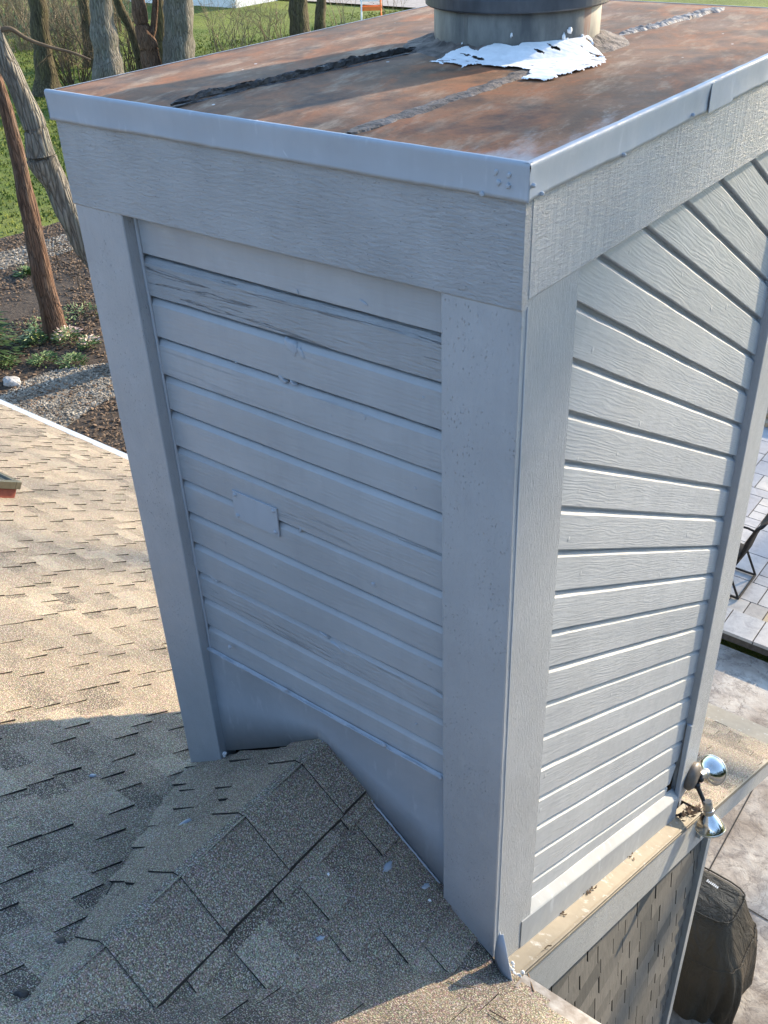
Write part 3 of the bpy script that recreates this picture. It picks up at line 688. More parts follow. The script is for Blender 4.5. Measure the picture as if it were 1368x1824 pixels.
# blisters, knots and drips in the shaded siding
def lump(px, r, st, ang, nm='paint_lump', P=(0, SY, 0), N=(0, -1, 0), h=.003, seed=0, m='metal'): return blob(nm, px, r, st, P, N, m, ch, h, ang, seed, .0005)
for i, (px, r, st, an) in enumerate([((520, 620), .017, 2.0, 1.75), ((536, 628), .010, 2.2, 1.3), ((503, 676), .008, 2.2, 1.7), ((520, 682), .006, 2, 1.7), ((665, 1042), .008, 1.2, 0), ((600, 1152), .006, 7, 2.1), ((575, 1130), .005, 5, 2.0), ((380, 1030), .009, 3, 1.9), ((535, 945), .005, 2.4, .6), ((648, 540), .005, 3, 2), ((590, 740), .003, 2.4, .8), ((754, 708), .004, 1, 0), ((530, 520), .004, 2, 1), ((420, 645), .004, 1, 0), ((545, 872), .004, 1, 0), ((741, 1290), .004, 2.4, 0), ((650, 745), .004, 2.6, .4), ((740, 870), .004, 1.1, 0)]): lump(px, r * .8, st, an, seed=i, h=.0012)
# cap: rusty top sheet, painted rim
CX0, CX1, CY0, CY1 = X0, 0.0, -.0, 2.19
def capsheet():
    mb = MB(); NX, NY = 60, 90; rows = []; rim = []
    for j in range(NY + 1):
        row = []
        for i in range(NX + 1):
            x = CX0 + (CX1 - CX0) * i / NX; y = CY0 + (CY1 - CY0) * j / NY
            e = min(x - CX0, CX1 - x, y - CY0, CY1 - y); k = min(1, max(0, e / .12))
            z = .004 * fbm(x * 2.2, y * 2.2, 4) * k + .006 * k * k - .0015
            row.append((x, y, z)); rim.append(max(0, 1 - (CX1 - x) / .30) * .75 * max(.35, 1 - y / 2.6) + max(0, 1 - (y - CY0) / .10) * .35 + .10 + max(0, 1 - (x - CX0) / .2) * .15)
        rows.append(row)
    mb.grid(rows); mb.rim = rim; return mb.build('cap_sheet', 'rust', ch, smooth=True)
cap = capsheet()
def rimflash(nm, a, b, out, h0, seed, lip=1):
    """painted drip flashing from a to b, folded over the cap's edge"""
    a, b, out = Vector(a), Vector(b), Vector(out); L = (b - a).length; d = (b - a).normalized(); N = int(L / .015); rows = []
    for i in range(N + 1):
        s = L * i / N; q = a + d * s; w1 = .0025 * fbm(s * 4, seed) + .0015 * fbm(s * 13, seed + 3); bl = h0 + .003 * fbm(s * 3.2, seed + 9) + (.002 if (s % .62) < .012 else 0)
        cr = .0022 * math.exp(-((s - .37 * L) / .012) ** 2) + .002 * math.exp(-((s - .72 * L) / .01) ** 2)
        kick = .0012
        rows.append(([q - out * .014 + Vector((0, 0, .0045 + .001 * fbm(s * 9, seed))), q - out * .004 + Vector((0, 0, .0065))] if lip else []) + [q + out * .001 + Vector((0, 0, .005 if lip else .0)), q + out * .0028 + Vector((0, 0, .001)), q + out * (.003 + cr * .3) - Vector((0, 0, .004)),
                     q + out * (.001 + w1 * .5 + cr) - Vector((0, 0, .02)), q + out * (.0 + w1 + cr) - Vector((0, 0, h0 * .6)), q + out * (.0002 + w1) - Vector((0, 0, bl - .008)), q + out * (kick + w1) - Vector((0, 0, bl)), q + out * (kick + w1 - .004) - Vector((0, 0, bl - .001))])
    mb = MB(); mb.grid(rows); return mb.build(nm, 'metal', ch, smooth=True)
rimflash('drip_flashing', (X0, 0, 0), (.001, 0, 0), (0, -1, 0), .071, 3)
rimflash('drip_flashing', (0, -.002, 0), (0, CY1, 0), (1, 0, 0), .068, 8)
rimflash('drip_flashing', (X0, CY1, 0), (X0, -.002, 0), (-1, 0, 0), .071, 15, 0)
rimflash('drip_flashing', (0, CY1, 0), (X0, CY1, 0), (0, 1, 0), .071, 22, 0)
for i, px in enumerate([(883, 307), (906, 312), (888, 326), (905, 331), (858, 346)]): lump(px, .0048, 1.15, .5, 'rivet_bump', (0, -.002, 0), (0, -1, 0), .0016, 40 + i)
for i, px in enumerate([(951, 331), (966, 345), (1112, 276), (1235, 205)]): lump(px, .0035, 1.1, 0, 'rivet_bump', (.004, 0, 0), (1, 0, 0), .003, 50 + i)
mb = MB(); yj = on(1264, 165, (0, 0, 0), (1, 0, 0)).y; mb.box((.003, yj, -.069), (.0046, yj + .16, .0)); mb.build('flashing_lap', 'metal', ch, bevel=.0006)
# seams
def seam(nm, pts, wd, h, m, seed, flap=0):
    mb = MB(); rows = []; pts = [Vector(p) for p in pts]; n = 120
    L = [0]; 
    for a, b in zip(pts, pts[1:]): L.append(L[-1] + (b - a).length)
    for i in range(n + 1):
        s = L[-1] * i / n; k = max(j for j in range(len(pts) - 1) if L[j] <= s + 1e-9); p = pts[k].lerp(pts[k + 1], (s - L[k]) / (L[k + 1] - L[k])); d = (pts[k + 1] - pts[k]).normalized(); a = Vector((0, 0, 1)).cross(d)
        tp = min(1, 8 * i / n, 8 * (n - i) / n); W = wd * (1 + .55 * fbm(s * 9, seed)) * (.25 + .75 * tp); o = .012 * fbm(s * 5, seed + 7)
        row = []
        for q in (-1, -.92, -.55, -.2, .15, .5, .9, 1):
            hh = h * (.6 + .8 * abs(fbm(s * 22, q * 3 + seed))) * (1 if abs(q) < .9 else 0) * tp + (.004)
            if flap and q in (.5, .9): hh += flap * max(0, fbm(s * 7, seed + 2) + .35) * tp
            row.append(p + a * (q * W + o + .006 * fbm(s * 30, q * 5 + seed)) + Vector((0, 0, hh if abs(q) < 1 else -.002)))
        rows.append(row)
    mb.grid(rows); return mb.build(nm, m, cap)
seam('tar_seam', [(-1.03, .02, 0), (-.99, .35, 0), (-.955, .62, 0), (-.93, 1.0, 0)], .010, .004, 'tar', 2, -.0)
seam('tar_seam_flap', [(-1.045, .03, .004), (-1.005, .35, .006), (-.975, .62, .008), (-.955, .98, .004)], .006, .011, 'tar', 5, .008)
SLM = simple('brown_sealant', (.06, .05, .043), (.20, .165, .14), 24, .8, .9, .015)
seam('sealant_seam', [(-.475, .03, 0), (-.46, .35, 0), (-.47, .62, 0), (-.48, .90, 0)], .030, .0035, SLM, 12)
seam('sealant_seam', [(-.52, 1.40, 0), (-.50, 1.6, 0), (-.475, 1.9, 0), (-.465, 2.13, 0)], .034, .009, 'rustrib', 19)
# tar collar, flue pipe, white sealant smear
PC = Vector((-.752, 1.19, 0)); PR = .252
mb = MB(); rows = []
for j, (r, h) in enumerate([(PR - .01, .03), (PR + .012, .022), (PR + .035, .012), (PR + .075, .004), (PR + .10, -.004)]):
    rows.append([PC + Vector((math.cos(t), math.sin(t), 0)) * (r + (.018 * fbm(math.cos(t) * 3, math.sin(t) * 3, 2) + .008 * fbm(math.cos(t) * 11, math.sin(t) * 11, 2)) * (j > 0)) + Vector((0, 0, h * (1 + .5 * fbm(math.cos(t) * 8, math.sin(t) * 8, j)) + .004)) for t in [2 * math.pi * k / 96 for k in range(96)]])
mb.grid(rows, close=True); mb.build('collar_sealant', SLM, cap, smooth=True)
fl = MB(); fl.lathe([(-.02, PR), (.26, PR), (.262, PR - .006), (.1, PR - .008)], PC, (0, 0, 1), 72); flue = fl.build('flue_pipe', 'pipe', ch, smooth=True)
mb = MB(); a0 = R(-95); mb.obox(PC + Vector((math.cos(a0) * PR, math.sin(a0) * PR, 0)) - Vector((.004, .0015, 0)), (.012, 0, 0), (0, .004, 0), (0, 0, .22)); mb.build('pipe_seam', 'pipe', flue, bevel=.001)
mb = MB(); mb.lathe([(.122, PR + .002), (.118, PR + .022), (.122, PR + .026), (.15, PR + .026), (.155, PR + .020), (.40, PR + .020), (.41, PR + .027), (.43, PR + .027), (.44, PR + .018), (.50, PR - .08), (.52, .0)], PC, (0, 0, 1), 72); mb.build('hood', 'hood', flue, smooth=False)
def smear():
    out = [(757, 105), (775, 107), (800, 99), (830, 96), (850, 101), (880, 97), (920, 99), (950, 92), (970, 88), (1000, 80), (1012, 70), (1030, 82), (1040, 77), (1052, 88), (1079, 99), (1075, 112), (1050, 118), (1030, 125), (1000, 132), (975, 141), (950, 140), (930, 139), (945, 131), (938, 122), (915, 120), (880, 118), (850, 113), (820, 117), (800, 112), (780, 110)]
    P = [tuple(onz(u, v, .010)[:2]) for u, v in out]; mb = MB(); xs = [p[0] for p in P]; ys = [p[1] for p in P]; st = .0035
    x0, y0 = min(xs) - .03, min(ys) - .03; nx, ny = int((max(xs) - x0 + .03) / st), int((max(ys) - y0 + .03) / st)
    def ins(x, y):
        a = x + .018 * fbm(x * 20, y * 20, 1) + .0018 * fbm(x * 70, y * 70, 2); b = y + .014 * fbm(x * 20, y * 20, 7) + .0018 * fbm(x * 70, y * 70, 9)
        return inpoly(a, b, P)
    I = [[ins(x0 + i * st, y0 + j * st) and fbm((x0 + i * st) * 14, (y0 + j * st) * 40, 5) > -.52 for j in range(ny)] for i in range(nx)]
    idx = {}
    def vert(i, j):
        if (i, j) in idx: return idx[(i, j)]
        x, y = x0 + i * st, y0 + j * st; k = sum(I[min(nx - 1, max(0, i + a))][min(ny - 1, max(0, j + b))] for a in (-3, -1, 1, 3) for b in (-3, -1, 1, 3)) / 16
        dd = math.hypot(x - PC.x, y - PC.y); hc = .008 + max(0, min(.030, .030 * (1 - (dd - PR - .004) / .092)))
        h = hc + (.0028 + .0022 * fbm(x * 12, y * 26, 3) + .0004 * fbm(x * 90, y * 90, 3)) * min(1, k * 1.5) - .006 * (1 - min(1, k * 2))
        mb.v.append((x, y, h)); idx[(i, j)] = len(mb.v) - 1; return idx[(i, j)]
    for i in range(nx - 1):
        for j in range(ny - 1):
            if I[i][j]:
                mb.f.append([vert(i, j), vert(i + 1, j), vert(i + 1, j + 1), vert(i, j + 1)]); mb.mi.append(0); mb.tone.append(.5); mb.worn.append(0)
    mb.build('white_sealant', 'sealwhite', cap, smooth=True)
    # splashes standing on the pipe's wall
    for u, v, r, st in ((800, 85, .008, 1.8), (822, 90, .014, 2.0), (868, 93, .012, 1.3), (853, 92, .006, 1), (895, 84, .004, 1), (911, 63, .005, 2), (1015, 54, .012, 1.1), (1004, 66, .006, 2.4), (1037, 63, .006, .8), (1009, 76, .012, 1.5), (984, 74, .004, 1), (930, 88, .005, 1.4)):
        d = ray(u, v); o2 = CAM - PC; A_ = d.x ** 2 + d.y ** 2; B_ = 2 * (o2.x * d.x + o2.y * d.y); C_ = o2.x ** 2 + o2.y ** 2 - (PR + .002) ** 2; D_ = B_ * B_ - 4 * A_ * C_
        if D_ < 0: continue
        q = CAM + d * ((-B_ - math.sqrt(D_)) / (2 * A_)); nn = Vector((q.x - PC.x, q.y - PC.y, 0)).normalized(); tt = nn.cross(Vector((0, 0, 1)))
        sm = MB(); sm.grid([[q + nn * h + (tt * math.cos(t) + Vector((0, 0, 1)) * st * math.sin(t)) * r * .68 * f * (1 + .5 * fbm(math.cos(t) * 2, math.sin(t) * 2, u)) for t in [2 * math.pi * j / 18 for j in range(18)]] for f, h in ((1, -.004), (1, .001), (.6, .005), (.05, .006))], close=True); sm.build('sealant_splash', 'sealwhite', flue, smooth=True)
smear()
# corner kickout flashing and sealant lumps at the foot of the near corner
def kick():
    mb = MB(); rows = []
    A = [Vector((-.010, .006, -2.60)), Vector((.018, -.004, -2.43)), Vector((.040, -.006, -2.47))]
    L_ = [(-.006, .010, -2.655), (-.004, .004, -2.60), (.004, .000, -2.52), (.016, -.004, -2.45)]
    R_ = [(.092, -.022, -2.700), (.080, -.020, -2.640), (.060, -.014, -2.56), (.034, -.008, -2.445)]
    for a, b in zip(L_, R_):
        a, b = Vector(a), Vector(b); rows.append([a.lerp(b, t) + Vector((0, -.010 * math.sin(t * math.pi), 0)) for t in (0, .2, .4, .6, .8, 1)])
    mb.grid(rows); o = mb.build('kickout_flashing', 'metal', ch, smooth=True); s = o.modifiers.new('s', 'SOLIDIFY'); s.thickness = .004
kick()
cn = MB()
for i in range(26):
    p = Vector((random.uniform(.02, .085), random.uniform(.0, .06), -2.70 + random.uniform(-.015, .02))); r = random.uniform(.004, .013)
    cn.lathe([(-r, r * .1), (-r * .6, r * .8), (0, r), (r * .6, r * .75), (r, r * .1)], p, (random.random(), random.random(), 1), 8)
cn.build('corner_sealant', 'sealwhite', ch, smooth=True)
cn = MB()
for i in range(14):
    p = on(400 + random.uniform(-8, 8), 1343 + random.uniform(-8, 8), (0, .05, 0), (0, 1, 0)); r = random.uniform(.004, .010); p.y = .03
    cn.lathe([(-r, r * .1), (-r * .6, r * .8), (0, r), (r * .6, r * .75), (r, r * .1)], p, (random.random(), random.random(), 1), 8)
cn.build('foot_sealant', 'sealwhite', ch, smooth=True)
# corner bead between the two faces
mb = MB(); mb.tube([(-.0118, .0342 + .0006 * fbm(i * .4, 1), -.30 - i * .04) for i in range(60)], .0026, 6, nz=.5); mb.build('corner_caulk', 'metal', ch, smooth=True)

# ------------------------------------------------------------------ floodlight at the foot of the far post
fx = empty('floodlight', (0, 1.95, -3.50), 'twin bulb outdoor floodlight on a round bronze plate low on the far chimney post', 'outdoor light')
mb = MB(); mb.lathe([(-.012, .074), (0, .078), (.012, .076), (.028, .058), (.034, .03), (.035, .001)], (0, 1.945, -3.515), (1, 0, 0), 32); mb.build('mounting_plate', 'bronze', fx, smooth=True)
def lamp(kn, c, ax, r, L):
    """kn knuckle on the plate, c centre of the bulb's mouth, ax direction it points"""
    kn, c, ax = Vector(kn), Vector(c), Vector(ax).normalized(); base = c - ax * L
    k = MB(); k.lathe([(-.016, .004), (-.014, .014), (0, .018), (.014, .014), (.016, .004)], kn, (0, 1, 0), 16); k.tube([kn, kn.lerp(base, .5), base], [.012, .011, .018], 12); k.build('knuckle', 'black', fx, smooth=True)
    s = MB(); s.lathe([(-.062, .001), (-.062, .021), (-.05, .024), (-.012, .024), (-.01, .027), (.012, .027), (.014, .02)], base, ax, 28); s.build('lamp_socket', ['alu'], fx, smooth=False)
    b = MB(); b.lathe([(.0, .020), (.012, .026), (L * .35, r * .60), (L * .65, r * .86), (L * .9, r * .985), (L, r)], base, ax, 40); rf = b.build('bulb', 'chrome', fx, smooth=True)
    q = MB(); q.lathe([(L - .004, r + .001), (L, r + .004), (L + .006, r + .003), (L + .010, r * .94)], base, ax, 40); q.build('rim', 'glassrim', rf, smooth=True)
    q = MB(); q.lathe([(L + .009, r * .95), (L + .018, r * .7), (L + .022, r * .3), (L + .023, .001)], base, ax, 40); q.build('lens', 'chrome', rf, smooth=True)
lamp((.035, 1.94, -3.56), (.155, 1.90, -3.765), (.30, -.12, -.95), .073, .10)
lamp((.04, 1.965, -3.53), (.052, 2.10, -3.58), (.16, .88, -.42), .078, .085)

# debris where the ledge meets the far post
db = MB()
for i in range(40):
    y = random.uniform(1.80, 2.05); db.obox((random.uniform(-.005, .05), y, LZ(y) + .002), (random.uniform(-.02, .02), random.uniform(-.02, .02), .004), (random.uniform(-.01, .01), random.uniform(.004, .02), .003), (0, 0, random.uniform(.002, .007)))
for (u_, v_) in ((1045, 1590), (1052, 1584), (1000, 1627), (1120, 1525)):
    for j in range(8):
        p = on(u_ + random.uniform(-8, 8), v_ + random.uniform(-4, 4), (0, 0, LZ(0)), (0, .5546, 1)); db.obox(p, (random.uniform(-.01, .01), random.uniform(-.015, .015), .003), (.004, .004, 0), (0, 0, .004))
tag(db.build('leaf_debris', 'leaf_litter'), 'brown leaf crumbs caught along the tan metal ledge under the chimney', 'debris', kind='stuff')
def twig(pts, r, m='twig_brown', label=None):
    mb = MB(); mb.tube(pts, r, 5); return tag(mb.build('twig', m), label, 'twig')
pa, pb_, pc = onroof(795, 1753), onroof(815, 1760), onroof(842, 1764)
twig([p + RN * .012 for p in (pa, pb_, pc)], .0022, 'twig_tan', 'pale curved twig lying on the shingles just below the chimney corner')
pa, pb_ = onroof(870, 1805), onroof(900, 1824); twig([pa + RN * .012, pb_ + RN * .014], .0022, label='thin dark twig on the shingles at the bottom edge right of centre')
pa, pb_ = onroof(938, 1742), onroof(948, 1772); twig([pa + RN * .016, pb_ + RN * .014], .003, 'leaf_litter', 'rusty brown stalk lying beside the white sealant at the chimney corner')
p = on(975, 1686, (0, 0, LZ(0) + .004), (0, .5546, 1)); twig([p + Vector((0, -.02, .013)), p + Vector((0, .0, .004)), p + Vector((.012, .01, .004))], .0025, label='tiny forked twig on the near end of the tan ledge')

# ------------------------------------------------------------------ covered grill
def grill():
    g = empty('covered_grill', (-.3, 3.35, CZ), 'barbecue grill under a dark brown fabric cover standing on the concrete below the wall', 'grill')
    mb = MB(); rows = []; n = 96
    L_ = [(-7.10, -1.15, .34, 2.98, 3.72, .05), (-6.98, -1.13, .35, 2.99, 3.71, .045), (-6.80, -1.12, .34, 3.0, 3.70, .03), (-6.66, -1.10, .32, 3.02, 3.69, .02), (-6.60, -1.08, .29, 3.04, 3.68, .012),
          (-6.50, -.88, .22, 3.07, 3.67, .012), (-6.38, -.80, .17, 3.14, 3.66, .008), (-6.31, -.77, .14, 3.24, 3.65, .006), (-6.285, -.72, .10, 3.36, 3.60, .004)]
    L_ = [(-7.22,) + L_[0][1:]] + L_
    for z, xa, xb, ya, yb, am in L_:
        row = []
        for k in range(n):
            t = 2 * math.pi * k / n; c, s = math.cos(t), math.sin(t); p_ = 5.0
            rx = abs(c) ** (2 / p_) * (1 if c > 0 else -1); ry = abs(s) ** (2 / p_) * (1 if s > 0 else -1)
            fold = am * (1.3 * fbm(c * 2.2, s * 2.2, z * .8) + .7 * math.sin(t * 17 + 2 * math.sin(z * 3)) )
            row.append(((xa + xb) / 2 + rx * (xb - xa) / 2 * (1 + fold), (ya + yb) / 2 + ry * (yb - ya) / 2 * (1 + fold * 1.6), z + (.07 * fbm(c * 1.5, s * 1.5, 2) if z < -7.1 else .01 * fbm(c * 3, s * 3, z))))
        rows.append(row)
    mb.grid(rows, close=True); mb.face(rows[-1]); cv = mb.build('grill_cover', 'cover', g, smooth=True)
    md = cv.modifiers.new('s', 'SUBSURF'); md.levels = 1; md.render_levels = 1
    m2 = MB(); m2.box((-.9, 3.12, CZ + .08), (.3, 3.6, CZ + .5)); m2.build('grill_cabinet', 'black', g)
    for x in (-.8, .25):
        for y in (3.17, 3.55): m3 = MB(); m3.lathe([(-.02, .001), (-.02, .035), (.02, .035), (.02, .001)], (x, y, CZ + .036), (1, 0, 0), 16); m3.build('wheel', 'black', g)
    for ri in (5, 8):
        sm_ = MB(); sm_.tube([Vector(p) + Vector((0, 0, .004)) for p in rows[ri]] + [Vector(rows[ri][0]) + Vector((0, 0, .004))], .007, 6); sm_.build('cover_seam', 'cover', cv, smooth=True)
    # small white worn lettering strip on the top of the cover
    lb = MB(); p0 = on(1257, 1573, (0, 0, -6.30), (0, -.25, 1)); p1 = on(1278, 1587, (0, 0, -6.30), (0, -.25, 1)); d = (p1 - p0); up = Vector((0, 0, 1)).cross(d).normalized() * .022
    for k in range(7):
        a = p0 + d * (k / 7) + Vector((0, 0, .02)); lb.obox(a, d / 7 * .7, up * random.uniform(.7, 1), (0, 0, .002))
    lb.build('cover_lettering', 'sealwhite', g)
grill()

# ------------------------------------------------------------------ patio chairs
def chair():
    c = empty('patio_chair', (0, 0, 0), '', 'patio chair')
    for s in (-1, 1):
        mb = MB(); x = s * .28
        mb.tube([(x, -.30, .02), (x, .30, .02)], .014, 8); mb.tube([(x, -.30, .02), (x, -.27, .40), (x, -.20, .62), (x, .1, .64), (x, .22, .62)], .014, 8); mb.tube([(x, .30, .02), (x, .12, .38)], .014, 8); mb.build('leg_frame', 'wire', c, smooth=True)
    for yy in (-.30, .30): mb = MB(); mb.tube([(-.28, yy, .02), (.28, yy, .02)], .014, 8); mb.build('stretcher', 'wire', c, smooth=True)
    mb = MB(); pr = [(-.26, .43), (-.1, .40), (.12, .38), (.20, .44)]
    rows = [[(x, y, z + .015 * abs(x) * 4) for y, z in pr] for x in (-.26, -.13, 0, .13, .26)]; mb.grid(rows); o = mb.build('seat', 'sling', c, smooth=True); o.modifiers.new('s', 'SOLIDIFY').thickness = .02
    mb = MB(); pr = [(.20, .44), (.26, .60), (.30, .80), (.36, .98), (.44, 1.06)]
    rows = [[(x, y - .04 * abs(x) * 3, z) for y, z in pr] for x in (-.26, -.13, 0, .13, .26)]; mb.grid(rows); o = mb.build('backrest', 'sling', c, smooth=True); o.modifiers.new('s', 'SOLIDIFY').thickness = .02
    return c
c1 = chair(); PZ = CZ + .16
q = onz(1325, 1070, PZ + .02)
c1['label'] = 'dark patio chair whose curved back shows past the chimney on the paved patio'
c1.rotation_euler = (0, 0, R(-90)); c1.location = (q.x - .37, q.y + .28, PZ)

# ------------------------------------------------------------------ trees and plants (left)
HV = lambda P: Vector((CAM.x - P.x, CAM.y - P.y, 0)).normalized()
def bez(pts, n):
    out = []; P = [Vector(p) for p in pts]; P = [2 * P[0] - P[1]] + P + [2 * P[-1] - P[-2]]
    for i in range(1, len(P) - 2):
        for k in range(n):
            t = k / n; a, b, c, d = P[i - 1:i + 3]
            out.append(.5 * ((2 * b) + (c - a) * t + (2 * a - 5 * b + 4 * c - d) * t * t + (3 * b - a - 3 * c + d) * t ** 3))
    out.append(P[-2]); return out
def branch(mb, p, d, L, r, depth, rn, kids=3, droop=.0, seg=6):
    pts = [p]; n = 6; q = Vector(p); dd = Vector(d).normalized()
    for i in range(n):
        dd = (dd + Vector((rn.gauss(0, .16), rn.gauss(0, .16), rn.gauss(0, .12) + .04 - droop))).normalized(); q = q + dd * L / n; pts.append(q.copy())
    mb.tube(pts, [r * (1 - .8 * i / n) for i in range(n + 1)], seg if depth > 0 else 3, cap=False)
    if depth > 0:
        for k in range(kids):
            i = rn.randint(2, n - 1); a = (pts[i + 1] - pts[i]).normalized(); o = a.orthogonal().normalized(); o = Matrix.Rotation(rn.uniform(0, 6.28), 3, a) @ o
            branch(mb, pts[i], a * .7 + o * .8, L * rn.uniform(.45, .7), r * .5, depth - 1, rn, kids, droop, max(3, seg - 2))
def trunk_tree(base_px, pts_px, radii_px, m, label, cat='tree', height=11, seed=0, name='bare_tree', group=None, limbs=7, z=GZ + .22, tie=None, base_xyz=None, lim_z=None):
    B = Vector(base_xyz) if base_xyz else onz(*base_px, z); hv = HV(B); pts = []; rad = []
    for (u, v), rp in zip(pts_px, radii_px):
        P = on(u, v, B, hv); pts.append(P); rad.append(rp / F_PX * (P - CAM).dot(MR @ Vector((0, 0, -1))))
    # continue past the frame
    d = (pts[-1] - pts[-2]).normalized(); last = pts[-1]
    if last.z < B.z + height:
        k = 4
        for i in range(1, k + 1):
            t = (B.z + height - last.z) * i / k; pts.append(last + (d * .6 + Vector((0, 0, .6))).normalized() * t); rad.append(rad[len(pts_px) - 1] * (1 - .8 * i / k))
    sm = bez(pts, 8); rr = []
    for i in range(len(pts) - 1):
        for k in range(8): rr.append(rad[i] + (rad[i + 1] - rad[i]) * k / 8)
    rr.append(rad[-1])
    t = empty(name, B, label, cat, group); mb = MB(); mb.tube(sm, rr, 22, nz=.22, seed=seed); mb.build('trunk', m, t, smooth=True)
    rn = random.Random(seed); cr = MB(); hi = [i for i, p in enumerate(sm) if p.z > (lim_z if lim_z is not None else -2.0)]
    for k in range(limbs):
        if not hi: break
        i = rn.choice(hi); a = rn.uniform(0, 6.28); branch(cr, sm[i], (math.cos(a), math.sin(a), .5), rn.uniform(1.6, 3.2), rr[i] * .5, 2, rn, 3)
    if cr.v: cr.build('crown', m, t, smooth=True)
    return t, sm, rr
g1 = 'bare trees standing on the lawn and bed left of the chimney'
TB = lambda u, v: onz(u, v, GZ + .2)
trunk_tree((196, 175), [(198, 190), (196, 150), (190, 100), (183, 50), (178, 0), (172, -70)], [40, 31, 25, 21, 19, 18], 'bark_grey', 'thick grey trunk with ridged shaggy bark just above the left corner of the rusty top', seed=1, group=g1)
t2, s2, r2 = trunk_tree((100, 598), [(102, 604), (96, 575), (82, 520), (66, 440), (48, 360), (34, 290), (15, 210), (-8, 130)], [26, 20, 18, 17, 15, 13, 12, 11], 'bark_red', 'slender reddish brown trunk rising from the mulch bed at the left edge', seed=2, group=g1)
trunk_tree((262, 640), [(268, 660), (250, 600), (195, 500), (130, 400), (100, 330), (74, 282), (62, 225), (30, 150), (-8, 70)], [30, 24, 22, 20, 20, 27, 20, 18, 16], 'bark_grey', 'crooked grey leaning trunk with a swollen knot beside the chimney left side', seed=3, group=g1)
trunk_tree((84, 158), [(86, 168), (84, 150), (80, 110), (72, 60), (66, 0), (60, -50)], [30, 22, 17, 16, 15, 14], 'bark_olive', 'dark mossy trunk with a flared foot, just left of the thick grey one', seed=4, group=g1)
t5, s5, r5 = trunk_tree((272, 150), [(276, 165), (270, 115), (262, 75), (252, 40), (246, 0), (242, -60)], [20, 17, 16, 13, 12, 11], 'bark_red', 'pinkish brown trunk that forks in two above the rusty chimney top', seed=5, group=g1)
k = MB(); B5 = Vector(t5.location); pp = [on(u, v, B5, HV(B5)) for u, v in ((266, 70), (274, 45), (277, 0), (280, -60))]; k.tube(bez(pp, 5), [.16 - .004 * i for i in range(16)], 14, nz=.2); k.build('second_stem', 'bark_red', t5, smooth=True)
trunk_tree((316, 150), [(318, 165), (318, 110), (318, 60), (317, 0), (316, -60)], [34, 28, 27, 26, 24], 'bark_grey', 'broad grey furrowed trunk right of the forked pinkish one', seed=6, group=g1)
trunk_tree((534, 75), [(535, 82), (534, 50), (532, 20), (530, -40)], [22, 18, 17, 16], 'bark_olive', 'dark brown trunk on the lawn, the thicker of the pair behind the rusty top', seed=7, group=g1)
trunk_tree((571, 60), [(571, 64), (570, 40), (572, 10), (574, -40)], [12, 9.5, 9, 8], 'bark_olive', 'dark brown trunk on the lawn, the thinner of the pair behind the rusty top', seed=8, group=g1)
trunk_tree((160, 110), [(162, 118), (156, 60), (148, 0), (140, -60)], [12, 9, 9, 8], 'bark_olive', 'thin dark trunk half hidden behind the thick grey ridged one', seed=9, group=g1)
trunk_tree((285, 120), [(286, 128), (285, 60), (282, 0), (280, -50)], [12, 9, 9, 8], 'bark_olive', 'dark narrow trunk between the forked pinkish trunk and the broad grey one', seed=10, group=g1)
trunk_tree((258, 140), [(258, 150), (246, 95), (232, 50), (214, 15), (200, -30)], [9, 8, 8, 8, 7], 'bark_olive', 'thin leaning stem crossing between the thick grey trunk and the forked one', seed=12, group=g1)
# long bare limb crossing in front of the far lawn (grows from the crooked tree)
tb = onz(262, 640, GZ + .22); pp = [on(u, v, tb, HV(tb)) for u, v in ((-30, 60), (0, 54), (20, 52), (50, 70), (90, 84), (130, 94), (162, 107))]
mbt = MB(); mbt.tube(bez(pp, 4), [.045 - .0012 * i for i in range(25)], 8, nz=.2)
cr3 = [o for o in COL.objects if o.name.startswith('bare_tree') and 'crooked' in o.get('label', '')][0]; mbt.build('limb', 'twig_brown', cr3, smooth=True)

